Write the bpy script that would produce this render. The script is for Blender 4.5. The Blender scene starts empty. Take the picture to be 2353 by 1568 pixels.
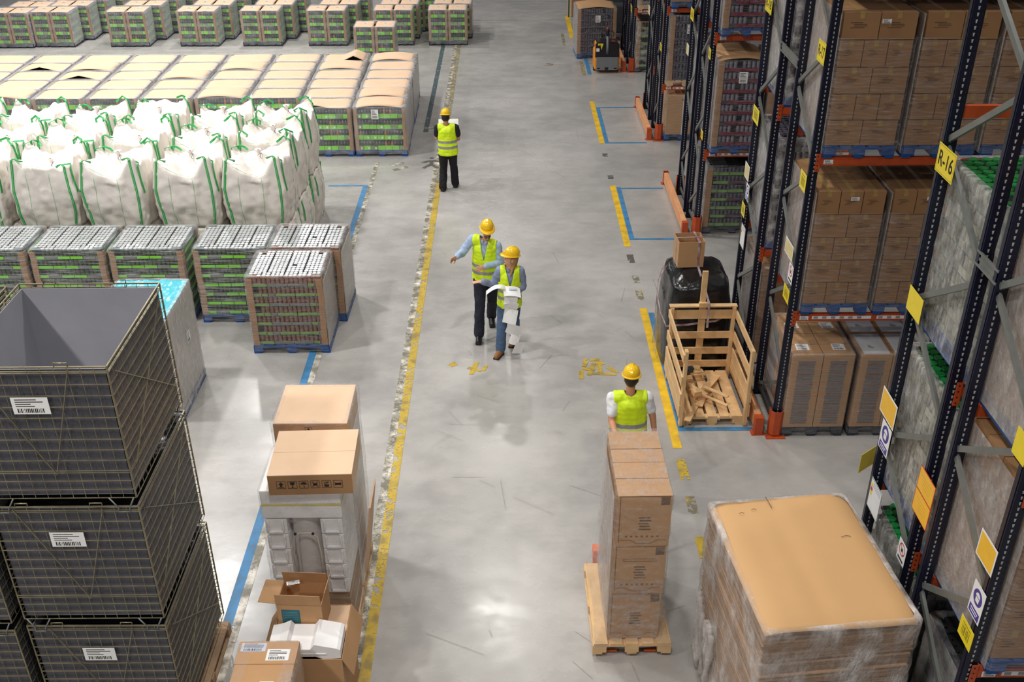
import bpy, math, random
from mathutils import Vector, Matrix, noise
PI = math.pi
COL = bpy.context.scene.collection
scn = bpy.context.scene
V = Vector
rnd = random.Random(7)

# ---------------------------------------------------------------- helpers
def lin(c):
    r = []
    for v in c[:3]:
        v = v / 255.0
        r.append(v / 12.92 if v <= 0.04045 else ((v + 0.055) / 1.055) ** 2.4)
    return r

MATS = {}
def nodes_of(name):
    m = bpy.data.materials.new(name); m.use_nodes = True
    nt = m.node_tree; nt.nodes.clear()
    out = nt.nodes.new('ShaderNodeOutputMaterial')
    return m, nt, out

def noise_node(nt, scale, detail=3, stretch=(1, 1, 1), rough=.55, coord='Object'):
    tc = nt.nodes.new('ShaderNodeTexCoord'); mp = nt.nodes.new('ShaderNodeMapping')
    mp.inputs['Scale'].default_value = stretch
    nz = nt.nodes.new('ShaderNodeTexNoise'); nz.inputs['Scale'].default_value = scale
    nz.inputs['Detail'].default_value = detail; nz.inputs['Roughness'].default_value = rough
    nt.links.new(tc.outputs[coord], mp.inputs['Vector']); nt.links.new(mp.outputs[0], nz.inputs['Vector'])
    return nz

def ramp(nt, src, stops):
    r = nt.nodes.new('ShaderNodeValToRGB'); el = r.color_ramp.elements
    while len(el) < len(stops): el.new(0.5)
    for e, (p, c) in zip(el, stops):
        e.position = p; e.color = (c[0], c[1], c[2], 1) if isinstance(c, (list, tuple)) else (c, c, c, 1)
    nt.links.new(src, r.inputs[0]); return r

def mk(name, col, rough=.6, metal=0., var=.1, scale=8, bump=0., bscale=60, stretch=(1, 1, 1), col2=None, coat=0., spec=.5):
    if name in MATS: return MATS[name]
    m, nt, out = nodes_of(name)
    p = nt.nodes.new('ShaderNodeBsdfPrincipled'); nt.links.new(p.outputs[0], out.inputs[0])
    c = lin(col)
    a = [v * (1 - var) for v in c]; b = [min(1, v * (1 + var)) for v in c] if col2 is None else lin(col2)
    nz = noise_node(nt, scale, 4, stretch)
    r = ramp(nt, nz.outputs['Fac'], [(.3, a), (.7, b)])
    nt.links.new(r.outputs[0], p.inputs['Base Color'])
    p.inputs['Roughness'].default_value = rough; p.inputs['Metallic'].default_value = metal
    p.inputs['Coat Weight'].default_value = coat; p.inputs['Specular IOR Level'].default_value = spec
    if bump:
        n2 = noise_node(nt, bscale, 3, stretch); bp = nt.nodes.new('ShaderNodeBump')
        bp.inputs['Strength'].default_value = bump; bp.inputs['Distance'].default_value = .01
        nt.links.new(n2.outputs['Fac'], bp.inputs['Height']); nt.links.new(bp.outputs[0], p.inputs['Normal'])
    MATS[name] = m; return m

def film_mat(name, haze=.2, streak=.5, tint=(245, 246, 250), stretch=(2.5, 2.5, 22), rough=.14, bump=.5, edge=.35):
    """clear stretch film: mostly see-through, hazy streaks where it is wrapped thicker, glossy."""
    m, nt, out = nodes_of(name)
    tr = nt.nodes.new('ShaderNodeBsdfTransparent')
    p = nt.nodes.new('ShaderNodeBsdfPrincipled')
    p.inputs['Base Color'].default_value = lin(tint) + [1]; p.inputs['Roughness'].default_value = rough
    p.inputs['IOR'].default_value = 1.5; p.inputs['Specular IOR Level'].default_value = .7
    nz = noise_node(nt, 2.2, 5, stretch, .6)
    r = ramp(nt, nz.outputs['Fac'], [(.42, haze), (.56, haze + streak * .35), (.72, min(1, haze + streak))])
    lw = nt.nodes.new('ShaderNodeLayerWeight'); lw.inputs['Blend'].default_value = .35
    ma = nt.nodes.new('ShaderNodeMath'); ma.operation = 'MULTIPLY_ADD'; ma.use_clamp = True
    ma.inputs[1].default_value = edge
    nt.links.new(lw.outputs['Facing'], ma.inputs[0]); nt.links.new(r.outputs[0], ma.inputs[2])
    mx = nt.nodes.new('ShaderNodeMixShader')
    nt.links.new(ma.outputs[0], mx.inputs[0]); nt.links.new(tr.outputs[0], mx.inputs[1]); nt.links.new(p.outputs[0], mx.inputs[2])
    n2 = noise_node(nt, 6, 4, stretch, .65); bp = nt.nodes.new('ShaderNodeBump')
    bp.inputs['Strength'].default_value = bump; bp.inputs['Distance'].default_value = .03
    nt.links.new(n2.outputs['Fac'], bp.inputs['Height']); nt.links.new(bp.outputs[0], p.inputs['Normal'])
    nt.links.new(mx.outputs[0], out.inputs[0])
    MATS[name] = m; return m

def paint_mat(name, col, thr=.45, scale=9, dirt=(110, 105, 95), stretch=(1, 1, 1), dirty=.4):
    """worn floor paint: the concrete shows where the paint has come off."""
    m, nt, out = nodes_of(name)
    tr = nt.nodes.new('ShaderNodeBsdfTransparent'); p = nt.nodes.new('ShaderNodeBsdfPrincipled')
    nz = noise_node(nt, 5, 4, stretch); r = ramp(nt, nz.outputs['Fac'], [(.35, lin(col)), (.5 + .3 * (1 - dirty), lin(dirt))])
    nt.links.new(r.outputs[0], p.inputs['Base Color']); p.inputs['Roughness'].default_value = .5
    n2 = noise_node(nt, scale, 6, stretch, .7); r2 = ramp(nt, n2.outputs['Fac'], [(thr - .02, 0.), (thr + .02, 1.)])
    mx = nt.nodes.new('ShaderNodeMixShader')
    nt.links.new(r2.outputs[0], mx.inputs[0]); nt.links.new(tr.outputs[0], mx.inputs[1]); nt.links.new(p.outputs[0], mx.inputs[2])
    nt.links.new(mx.outputs[0], out.inputs[0]); MATS[name] = m; return m

class M:
    """collects faces, then links them as ONE mesh object"""
    def __init__(s): s.v = []; s.f = []; s.m = []; s.s = []
    def add(s, vs, fs, mi=0, sm=False):
        o = len(s.v); s.v += [tuple(v) for v in vs]
        for f in fs: s.f.append(tuple(i + o for i in f)); s.m.append(mi); s.s.append(sm)
        return s
    def bx(s, x0, x1, y0, y1, z0, z1, mi=0):
        vs = [(x, y, z) for z in (z0, z1) for y in (y0, y1) for x in (x0, x1)]
        return s.add(vs, [(0, 2, 3, 1), (4, 5, 7, 6), (0, 1, 5, 4), (2, 6, 7, 3), (0, 4, 6, 2), (1, 3, 7, 5)], mi)
    def box(s, c, d, R=None, mi=0):
        hx, hy, hz = d[0] / 2, d[1] / 2, d[2] / 2
        vs = [V((x, y, z)) for z in (-hz, hz) for y in (-hy, hy) for x in (-hx, hx)]
        if R is not None:
            if isinstance(R, (int, float)): R = Matrix.Rotation(R, 3, 'Z')
            vs = [R @ v for v in vs]
        c = V(c)
        return s.add([v + c for v in vs], [(0, 2, 3, 1), (4, 5, 7, 6), (0, 1, 5, 4), (2, 6, 7, 3), (0, 4, 6, 2), (1, 3, 7, 5)], mi)
    def bar(s, a, b, w, h, up=(0, 0, 1), mi=0):
        a, b = V(a), V(b); d = (b - a); L = d.length; d.normalize(); u = V(up)
        sd = d.cross(u)
        if sd.length < 1e-4: sd = d.cross(V((1, 0, 0)))
        sd.normalize(); u = sd.cross(d); R = Matrix((sd, d, u)).transposed()
        return s.box((a + b) / 2, (w, L, h), R, mi)
    def cone(s, a, b, r0, r1, n=10, mi=0, caps=True, sm=True):
        a, b = V(a), V(b); d = (b - a).normalized()
        t = V((1, 0, 0)) if abs(d.x) < .9 else V((0, 1, 0))
        u = d.cross(t).normalized(); w = d.cross(u)
        vs = []
        for p, r in ((a, r0), (b, r1)):
            for i in range(n):
                th = 2 * PI * i / n; vs.append(p + (u * math.cos(th) + w * math.sin(th)) * r)
        s.add(vs, [(i, (i + 1) % n, n + (i + 1) % n, n + i) for i in range(n)], mi, sm)
        if caps: s.add(vs, [tuple(range(n - 1, -1, -1)), tuple(range(n, 2 * n))], mi, False)
        return s
    def tube(s, pts, r, n=6, mi=0):
        pts = [V(p) for p in pts]; rings = []
        k = len(pts); u = None
        for i, p in enumerate(pts):
            d = (pts[min(i + 1, k - 1)] - pts[max(i - 1, 0)]).normalized()
            if u is None:
                t = V((0, 0, 1)) if abs(d.z) < .9 else V((1, 0, 0)); u = d.cross(t).normalized()
            else: u = (u - d * u.dot(d)).normalized()
            w = d.cross(u); rr = r[i] if isinstance(r, (list, tuple)) else r
            rings += [p + (u * math.cos(2 * PI * j / n) + w * math.sin(2 * PI * j / n)) * rr for j in range(n)]
        fs = [(a * n + j, a * n + (j + 1) % n, (a + 1) * n + (j + 1) % n, (a + 1) * n + j) for a in range(k - 1) for j in range(n)]
        fs += [tuple(range(n - 1, -1, -1)), tuple(range((k - 1) * n, k * n))]
        return s.add(rings, fs, mi, True)
    def ribbon(s, pts, w, side=(1, 0, 0), mi=0, t=.004):
        """flat band with thickness following pts"""
        pts = [V(p) for p in pts]; k = len(pts); vs = []
        for i, p in enumerate(pts):
            d = (pts[min(i + 1, k - 1)] - pts[max(i - 1, 0)]).normalized()
            sd = V(side); sd = (sd - d * sd.dot(d)); sd = sd.normalized() if sd.length > 1e-3 else V((0, 1, 0)); nn = sd.cross(d)
            vs += [p - sd * w / 2 - nn * t, p + sd * w / 2 - nn * t, p + sd * w / 2 + nn * t, p - sd * w / 2 + nn * t]
        fs = [(a * 4 + j, a * 4 + (j + 1) % 4, (a + 1) * 4 + (j + 1) % 4, (a + 1) * 4 + j) for a in range(k - 1) for j in range(4)]
        fs += [(3, 2, 1, 0), tuple(range(4 * k - 4, 4 * k))]
        return s.add(vs, fs, mi)
    def sph(s, c, r, nu=12, nv=8, R=None, mi=0):
        c = V(c); r = (r, r, r) if isinstance(r, (int, float)) else r; vs = []
        for i in range(nv + 1):
            ph = PI * i / nv
            for j in range(nu):
                th = 2 * PI * j / nu
                p = V((r[0] * math.sin(ph) * math.cos(th), r[1] * math.sin(ph) * math.sin(th), r[2] * math.cos(ph)))
                vs.append(c + (R @ p if R is not None else p))
        return s.add(vs, [(i * nu + j, (i + 1) * nu + j, (i + 1) * nu + (j + 1) % nu, i * nu + (j + 1) % nu) for i in range(nv) for j in range(nu)], mi, True)
    def grid(s, fn, nu, nv, mi=0, sm=True):
        vs = [fn(i / nu, j / nv) for j in range(nv + 1) for i in range(nu + 1)]
        return s.add(vs, [(j * (nu + 1) + i, j * (nu + 1) + i + 1, (j + 1) * (nu + 1) + i + 1, (j + 1) * (nu + 1) + i) for j in range(nv) for i in range(nu)], mi, sm)
    def prism(s, poly, z0, z1, mi=0, T=None):
        n = len(poly); vs = [V((x, y, z)) for z in (z0, z1) for x, y in poly]
        if T is not None: vs = [T @ v for v in vs]
        return s.add(vs, [tuple(range(n - 1, -1, -1)), tuple(range(n, 2 * n))] + [(i, (i + 1) % n, n + (i + 1) % n, n + i) for i in range(n)], mi)
    def lathe(s, prof, n=20, c=(0, 0, 0), R=None, mi=0):
        c = V(c); vs = []
        for r, z in prof:
            for j in range(n):
                p = V((r * math.cos(2 * PI * j / n), r * math.sin(2 * PI * j / n), z)); vs.append(c + (R @ p if R is not None else p))
        k = len(prof)
        return s.add(vs, [(i * n + j, i * n + (j + 1) % n, (i + 1) * n + (j + 1) % n, (i + 1) * n + j) for i in range(k - 1) for j in range(n)], mi, True)
    def mesh(s, name, mats):
        me = bpy.data.meshes.new(name); me.from_pydata(s.v, [], s.f)
        mats = mats if isinstance(mats, (list, tuple)) else [mats]
        for m in mats: me.materials.append(m)
        me.polygons.foreach_set('material_index', s.m); me.polygons.foreach_set('use_smooth', s.s)
        me.update(); return me
    def build(s, name, mats, parent=None, bevel=0, solid=0):
        o = obj(name, s.mesh(name, mats), parent)
        if solid:
            md = o.modifiers.new('thick', 'SOLIDIFY'); md.thickness = solid; md.offset = 0
        if bevel:
            md = o.modifiers.new('bevel', 'BEVEL'); md.width = bevel; md.segments = 2; md.limit_method = 'ANGLE'; md.angle_limit = .7
        return o

def obj(name, me, parent=None):
    o = bpy.data.objects.new(name, me); COL.objects.link(o)
    if parent is not None: o.parent = parent
    return o

def tag(o, label=None, cat=None, group=None, kind=None):
    if label: o['label'] = label
    if cat: o['category'] = cat
    if group: o['group'] = group
    if kind: o['kind'] = kind
    return o

def thing(name, label, cat, loc=(0, 0, 0), rz=0., group=None):
    o = bpy.data.objects.new(name, None); COL.objects.link(o)
    o.empty_display_size = .1; o.location = loc; o.rotation_euler = (0, 0, rz)
    return tag(o, label, cat, group)

CH = {}
def dup(root, loc, rz=0., label=None, group=None):
    def cp(o, parent):
        c = o.copy(); COL.objects.link(c)
        if parent is not None: c.parent = parent
        for ch in kids(o): cp(ch, c)
        return c
    r = cp(root, None); r.location = loc; r.rotation_euler = (0, 0, rz)
    if label: r['label'] = label
    if group: r['group'] = group
    return r
def kids(o): return [c for c in bpy.data.objects if c.parent == o] if o not in CH else CH[o]

class Proto:
    """first use places the thing itself, later uses place copies of it and of its parts"""
    def __init__(s, root): s.root = root; s.used = False; reg(root)
    def put(s, loc, rz, label, group=None):
        if not s.used:
            s.used = True; r = s.root; r.location = loc; r.rotation_euler = (0, 0, rz); r['label'] = label
            if group: r['group'] = group
            return r
        return dup(s.root, loc, rz, label, group)
def reg(root):
    allo = list(bpy.data.objects); ch = {}
    for o in allo:
        if o.parent is not None: ch.setdefault(o.parent, []).append(o)
    def rec(o):
        CH[o] = ch.get(o, [])
        for c in CH[o]: rec(c)
    rec(root)

ORD = ['first', 'second', 'third', 'fourth', 'fifth', 'sixth', 'seventh', 'eighth', 'ninth', 'tenth', 'eleventh', 'twelfth']
def nz3(x, y, z, s=0): return noise.noise(V((x + s * 13.7, y - s * 7.1, z + s * 3.3)))

# ---------------------------------------------------------------- materials
m_card = mk('cardboard', (190, 148, 106), .85, var=.07, scale=3, bump=.15, bscale=120)
m_card_lt = mk('cardboard_light', (226, 192, 160), .8, var=.05, scale=3, bump=.1)
m_card_dk = mk('cardboard_dark', (160, 122, 84), .85, var=.1, scale=3, bump=.1)
m_board = mk('corner_board', (168, 128, 92), .8, var=.14, scale=5)
m_print = mk('ink_print', (92, 70, 52), .8, var=.15)
m_ink = mk('black_ink', (40, 32, 28), .8, var=.1)
m_tape = mk('parcel_tape', (176, 146, 88), .3, var=.08)
m_wood = mk('pallet_wood', (222, 184, 134), .75, var=.16, scale=5, stretch=(1, 1, 1), bump=.2, bscale=30)
m_wood_d = mk('weathered_wood', (150, 124, 98), .85, var=.25, scale=5, bump=.3, bscale=30)
m_blue = mk('blue_pallet_paint', (20, 72, 136), .6, var=.2, scale=5)
m_dkpal = mk('dark_pallet', (44, 50, 62), .5, var=.2, scale=5)
m_navy = mk('navy_rack_paint', (13, 18, 42), .38, var=.25, scale=9)
m_orange = mk('orange_rack_paint', (190, 78, 34), .5, var=.12, scale=8)
m_galv = mk('galvanised_steel', (126, 129, 126), .45, .45, var=.12, scale=7)
m_hole = mk('hole_see_through_light', (186, 186, 182), .5, .2, var=.2)  # pale colour stands in for the brightness seen through the post holes
m_black = mk('black_rubber', (22, 22, 24), .6, var=.2)
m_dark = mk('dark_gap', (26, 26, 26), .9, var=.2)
m_white = mk('white_paper', (240, 240, 240), .6, var=.03)
m_foam = mk('white_foam', (240, 238, 238), .6, var=.03, bump=.1)
m_yel = mk('sign_yellow', (240, 216, 40), .4, var=.04)
m_amb = mk('sign_amber', (245, 192, 52), .4, var=.05)
m_signback = mk('sign_blue', (52, 46, 150), .4, var=.05)
m_red = mk('sign_red', (200, 44, 34), .4, var=.05)
m_green = mk('green_tray_print', (132, 222, 26), .5, var=.12, scale=14)
m_green2 = mk('green_tray_muted', (120, 158, 84), .5, var=.2, scale=14)
m_bottle = mk('dark_bottle_glass', (34, 38, 34), .2, var=.5, scale=20)
m_amber = mk('amber_bottle_glass', (176, 92, 36), .25, var=.3, scale=20)
m_tray = mk('grey_tray', (120, 124, 116), .6, var=.2, scale=12)
m_jarg = mk('green_brown_jar', (56, 68, 44), .25, var=.5, scale=22)
m_jaro = mk('orange_jar', (140, 92, 76), .3, var=.35, scale=22)
m_lid = mk('silver_lid', (204, 207, 208), .28, .4, var=.06)
m_teal = mk('dark_teal_layer', (24, 62, 62), .5, var=.2)
m_orl = mk('orange_layer_sheet', (222, 116, 36), .5, var=.1)
m_film = film_mat('clear_stretch_film', .03, .30, edge=.22, rough=.08, bump=1.1)
m_filmh = film_mat('hazy_stretch_film', .62, .3, (206, 198, 192), (1.2, 1.2, 3), .2, .5, .25)
m_films = film_mat('rack_side_film', .12, .5, (214, 208, 204), (1.5, 5, 2.2), .16, .8, .25)
m_filmw = film_mat('bright_white_film', .10, .22, (244, 246, 250), (1, 1, 2.4), .12, .9, .3)
m_filmv = film_mat('stretch_film_slanted', .04, .5, (236, 234, 232), (1.5, 9, 3), .16, .7)
m_filmt = film_mat('taut_stretch_film', .03, .26, (240, 240, 242), (4, 4, 7), .06, 1.6, .2)
m_bag = mk('white_woven_bag', (238, 230, 222), .55, var=.03, scale=3, bump=.5, bscale=12)
m_strap = mk('green_webbing', (40, 168, 82), .5, var=.2, scale=20)
m_seam = mk('green_stitching', (150, 206, 150), .6, var=.1)
m_tie = mk('dark_tie', (70, 74, 110), .6, var=.1)
m_wire = mk('cage_wire', (140, 132, 108), .35, .6, var=.25, scale=8)
m_lining = mk('grey_lining', (156, 156, 164), .5, var=.08, scale=2)

# ---------------------------------------------------------------- floor
def floor_mat():
    m, nt, out = nodes_of('polished_concrete')
    p = nt.nodes.new('ShaderNodeBsdfPrincipled'); nt.links.new(p.outputs[0], out.inputs[0])
    n1 = noise_node(nt, .35, 6, (1, 1, 1), .6)
    r1 = ramp(nt, n1.outputs['Fac'], [(.28, lin((148, 146, 143))), (.5, lin((175, 172, 168))), (.72, lin((194, 190, 186)))])
    n2 = noise_node(nt, 2.6, 7, (.7, 1.1, 1), .62)
    r2 = ramp(nt, n2.outputs['Fac'], [(.32, .88), (.62, 1.)])
    mx = nt.nodes.new('ShaderNodeMix'); mx.data_type = 'RGBA'; mx.blend_type = 'MULTIPLY'; mx.inputs[0].default_value = 1
    nt.links.new(r1.outputs[0], mx.inputs[6]); nt.links.new(r2.outputs[0], mx.inputs[7])
    n3 = noise_node(nt, 1.6, 9, (1, .8, 1), .8)      # fine scratches and scuffs
    r3 = ramp(nt, n3.outputs['Fac'], [(.30, .8), (.36, 1.)])
    mx2 = nt.nodes.new('ShaderNodeMix'); mx2.data_type = 'RGBA'; mx2.blend_type = 'MULTIPLY'; mx2.inputs[0].default_value = 1
    nt.links.new(mx.outputs[2], mx2.inputs[6]); nt.links.new(r3.outputs[0], mx2.inputs[7])
    nt.links.new(mx2.outputs[2], p.inputs['Base Color'])
    r4 = ramp(nt, n2.outputs['Fac'], [(.3, .2), (.7, .34)])
    nt.links.new(r4.outputs[0], p.inputs['Roughness'])
    p.inputs['Specular IOR Level'].default_value = .75
    bp = nt.nodes.new('ShaderNodeBump'); bp.inputs['Strength'].default_value = .12; bp.inputs['Distance'].default_value = .01
    nt.links.new(n2.outputs['Fac'], bp.inputs['Height']); nt.links.new(bp.outputs[0], p.inputs['Normal'])
    return m
f = M(); f.bx(-32, 26, -12, 66, -.2, 0)
tag(f.build('floor', floor_mat()), kind='structure')
m_joint = mk('floor_joint_filler', (112, 112, 108), .7, var=.1)
jt = M(); jt.bx(-32, 26, 36.08, 36.11, 0, .002); jt.bx(-32, 26, 39.0, 39.02, 0, .002)
tag(jt.build('trim_1', m_joint), kind='structure')

p_blue = paint_mat('blue_floor_paint', (58, 138, 196), .34, 7, (70, 110, 140))
p_white = paint_mat('white_floor_paint', (236, 230, 218), .40, 8, (130, 126, 112), dirty=.7)
p_worn = paint_mat('worn_white_floor_paint', (226, 220, 204), .46, 12, (122, 116, 98), dirty=.8)
p_yel = paint_mat('yellow_floor_paint', (226, 190, 30), .43, 5, (150, 130, 70), dirty=.55)
p_yeln = paint_mat('strong_yellow_floor_paint', (246, 198, 28), .33, 7, (190, 156, 50), dirty=.3)
p_yelw = paint_mat('faded_yellow_floor_paint', (196, 172, 84), .5, 14, (128, 120, 96), dirty=.8)
p_grey = paint_mat('dark_worn_mark', (104, 98, 88), .44, 12, (84, 80, 74))
p_teal = paint_mat('dark_teal_floor_paint', (58, 82, 92), .42, 7, (84, 92, 92))

def marking(label, mat, polys, z=.004):
    m = M()
    for iq, q in enumerate(polys):
        z = z + .0004 if iq else z
        if len(q) == 4 and not isinstance(q[0], tuple):
            x0, x1, y0, y1 = q; q = [(x0, y0), (x1, y0), (x1, y1), (x0, y1)]
        n_ = len(q); m.add([(a, b, z) for a, b in q], [tuple(range(n_))])
    return tag(m.build('painted_marking', mat), label, 'floor marking')
marking('long blue floor line left of the white line, beside the wire cages and jar pallets', p_blue, [(-3.06, -2.95, 6.2, 20.8)])
marking('long white floor line along the right edge of the long blue line', p_white, [(-2.95, -2.86, 6.2, 14.6)])
marking('worn far stretch of the white floor line in front of the white bulk bags', p_worn, [(-2.95, -2.86, 14.6, 22.2)])
marking('dark teal floor line running back beside the brown topped pallets', p_teal, [(-2.02, -1.9, 24.3, 34.5)])
marking('thin blue cross line on the floor beside the white bulk bags', p_blue, [(-3.8, -3.06, 20.75, 20.82)])
marking('cracked white band along the left side of the long yellow line', p_worn, [(-1.62, -1.515, 6.2, 36)])
marking('long yellow floor line down the left side of the main aisle', p_yel, [(-1.515, -1.4, 6.2, 20.9)])
marking('faded far stretch of the long yellow aisle line behind the lone man', p_yelw, [(-1.515, -1.4, 20.9, 34)])
marking('yellow floor line beside the wooden crate', p_yeln, [(2.19, 2.31, 11.2, 15.15)])
marking('yellow floor line beside the middle empty blue bay', p_yeln, [(2.19, 2.31, 17.6, 20.7)])
marking('yellow floor line beside the farther empty blue bay', p_yeln, [(2.19, 2.31, 23.4, 26.7)])
marking('short yellow floor line in front of the pallet truck', p_yelw, [(2.17, 2.28, 29.2, 30.7)])
marking('farthest yellow floor line left of the dark can pallet', p_yeln, [(2.05, 2.2, 33.5, 36.6)])
marking('blue floor outline around the crate and the black wrapped pallet', p_blue, [(2.32, 2.41, 11.6, 15.0), (2.41, 3.34, 11.6, 11.68)])
marking('blue floor outline of the middle empty bay', p_blue, [(2.32, 2.41, 17.9, 20.6), (2.41, 3.3, 17.9, 17.97), (2.41, 3.3, 20.5, 20.56)])
marking('blue floor outline of the farther empty bay', p_blue, [(2.32, 2.41, 23.4, 26.2), (2.41, 3.3, 23.4, 23.46), (2.41, 3.3, 26.15, 26.21)])
marking('short blue floor line under the pallet truck', p_blue, [(2.33, 2.44, 29.3, 31.2)])
for y0, y1, mt, lb in ((10.52, 10.95, p_yel, 'yellow floor dash nearest the wrapped carton stack'), (9.85, 10.18, p_yelw, 'scuffed yellow floor dash between two brighter dashes'),
                       (9.05, 9.42, p_yel, 'yellow floor dash beside the big cardboard pile'), (15.45, 15.8, p_yelw, 'faded yellow dash just beyond the crate line'),
                       (16.1, 16.4, p_worn, 'pale worn dash beside the black wrapped pallet'), (16.9, 17.25, p_grey, 'dark grey dash before the middle yellow line'),
                       (21.1, 21.3, p_grey, 'small grey dash beyond the middle yellow line'), (22.5, 22.7, p_grey, 'smallest grey dash between the two empty bays')):
    marking(lb, mt, [(2.19, 2.31, y0, y1)])
def strokes(lst, w=.06):
    out = []
    for (x0, y0, x1, y1) in lst:
        d = V((x1 - x0, y1 - y0)); n = V((-d.y, d.x)).normalized() * w / 2
        out.append([(x0 + n.x, y0 + n.y), (x0 - n.x, y0 - n.y), (x1 - n.x, y1 - n.y), (x1 + n.x, y1 + n.y)])
    return out
marking('worn yellow stencil mark on the floor left of the wooden crate', p_yel,
        strokes([(1.08, 12.95, 1.1, 13.2), (1.15, 13.5, 1.4, 13.5), (1.2, 13.05, 1.3, 13.4), (1.25, 13.1, 1.62, 13.08), (1.38, 13.45, 1.62, 13.12), (1.38, 13.1, 1.36, 13.45), (1.14, 13.3, 1.2, 13.5), (1.12, 13.25, 1.3, 13.2)], .07))
marking('small yellow stencil remains on the floor in front of the walking pair', p_yel, strokes([(-.55, 13.1, -.47, 13.45), (-.6, 13.3, -.4, 13.2), (-.38, 13.2, -.33, 13.35)], .07))
marking('yellow paint spot on the floor below the pointing man', p_yel, strokes([(-.88, 13.36, -.78, 13.42)], .1))
marking('dark worn walking figure pictogram on the floor left of the lone man', p_grey,
        strokes([(-1.7, 22.3, -1.68, 22.05), (-1.9, 22.15, -1.7, 22.3), (-1.68, 22.3, -1.5, 22.2), (-1.7, 22.05, -1.85, 21.8), (-1.68, 22.05, -1.52, 21.8), (-1.74, 22.45, -1.66, 22.45)], .09))
marking('worn pale marks on the floor beside the brown topped pallets', p_worn, strokes([(-2.6, 22.0, -2.3, 22.15), (-2.5, 21.7, -2.2, 21.9), (-2.0, 24.6, -1.75, 24.62)], .12))
marking('faint yellow mark across the far aisle floor', p_yelw, strokes([(1.1, 30.3, 1.6, 30.35), (1.2, 30.5, 1.4, 30.4)], .08))
marking('pale yellow dash on the floor left of the farthest yellow line', p_yelw, [(1.78, 1.88, 32.6, 34.2)])
sc = []
r_ = random.Random(3)
for k in range(60):
    x, y = r_.uniform(-1.2, 2.1), r_.uniform(6.5, 24); a = r_.uniform(0, PI); l = r_.uniform(.1, .7)
    sc += strokes([(x, y, x + l * math.cos(a), y + l * math.sin(a))], .0035)
s_ = marking('scattered thin dark scratches on the aisle floor', mk('floor_scratch', (146, 142, 138), .6, var=.1), sc, .0015); s_['kind'] = 'stuff'

# ---------------------------------------------------------------- camera, light
Rm = Matrix(((0.999971250998015, 0.00636114027352427, -0.004127114232153609), (-0.006747859000221682, 0.4982473186109631, -0.8670086942446993), (-0.003458840322683967, 0.867011617794944, 0.4982759185754578)))
cd = bpy.data.cameras.new('camera'); cam = bpy.data.objects.new('camera', cd); COL.objects.link(cam)
cam.matrix_world = Matrix.Translation((0, 0, 8.1)) @ Rm.to_4x4()
cd.sensor_width = 36; cd.lens = 2377 / 2353 * 36; cd.clip_end = 200; cd.clip_start = .05
scn.camera = cam
w = bpy.data.worlds.new('hall_ambient'); w.use_nodes = True; scn.world = w
w.node_tree.nodes['Background'].inputs[0].default_value = (.90, .93, 1, 1)
w.node_tree.nodes['Background'].inputs[1].default_value = .075
def lamp(x, y, p, sz=.55, z=11., col=(1, .965, .91)):
    l = bpy.data.lights.new('high_bay_lamp', 'AREA'); l.shape = 'DISK'; l.size = sz; l.energy = p * .19; l.color = col
    o = bpy.data.objects.new('high_bay_lamp', l); COL.objects.link(o); o.location = (x, y, z)
    l.spread = 2.6
    return o
for y, p in ((3, 1150), (11, 1150), (19, 1050), (27, 640), (35, 420), (43, 380)): lamp(-.3, y, p)
for y in (-4, 4): lamp(-7.5, y, 2100)
for y in (12, 20, 28, 36): lamp(-7.5, y, 2000, col=(1, .98, .96))
for y in (16, 24, 32): lamp(-14, y, 2400, col=(1, .98, .96))
lamp(5.5, -3.5, 200, z=10.5); lamp(6.5, 9.8, 260, z=10.5); lamp(6.5, 16.3, 60, z=10.5)
lamp(2.4, 2.2, 430)
scn.view_settings.view_transform = 'Standard'; scn.view_settings.look = 'None'
scn.view_settings.gamma = 1; scn.view_settings.use_curve_mapping = False; scn.view_settings.exposure = .13
# ---------------------------------------------------------------- pallets
def pallet_mesh(w, d, nb=7, h=.144, seed=0):
    """w across the runners (x), d along y; seen from -y: three blocks with two openings"""
    m = M(); r = random.Random(seed)
    bw = w / nb
    for i in range(nb):
        x = -w / 2 + bw * (i + .5); g = bw * .38 if i not in (0, nb - 1) else bw * .45
        m.bx(x - g, x + g, -d / 2, d / 2, h - .022, h - r.uniform(0, .002))
    for y in (-d / 2 + .05, 0, d / 2 - .05):
        m.bx(-w / 2, w / 2, y - .05, y + .05, h - .044, h - .0221)
        for x in (-w / 2 + .07, 0, w / 2 - .07): m.bx(x - .07, x + .07, y - .05, y + .05, .022, h - .0441)
    for x in (-w / 2 + .05, 0, w / 2 - .05): m.bx(x - .05, x + .05, -d / 2, d / 2, 0, .0219)
    return m
PM = {}
def pallet(parent, w, d, mat, name='pallet', nb=7):
    k = (w, d, mat.name, nb)
    if k not in PM: PM[k] = pallet_mesh(w, d, nb).mesh('pallet', mat)
    return obj(name, PM[k], parent)

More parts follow.
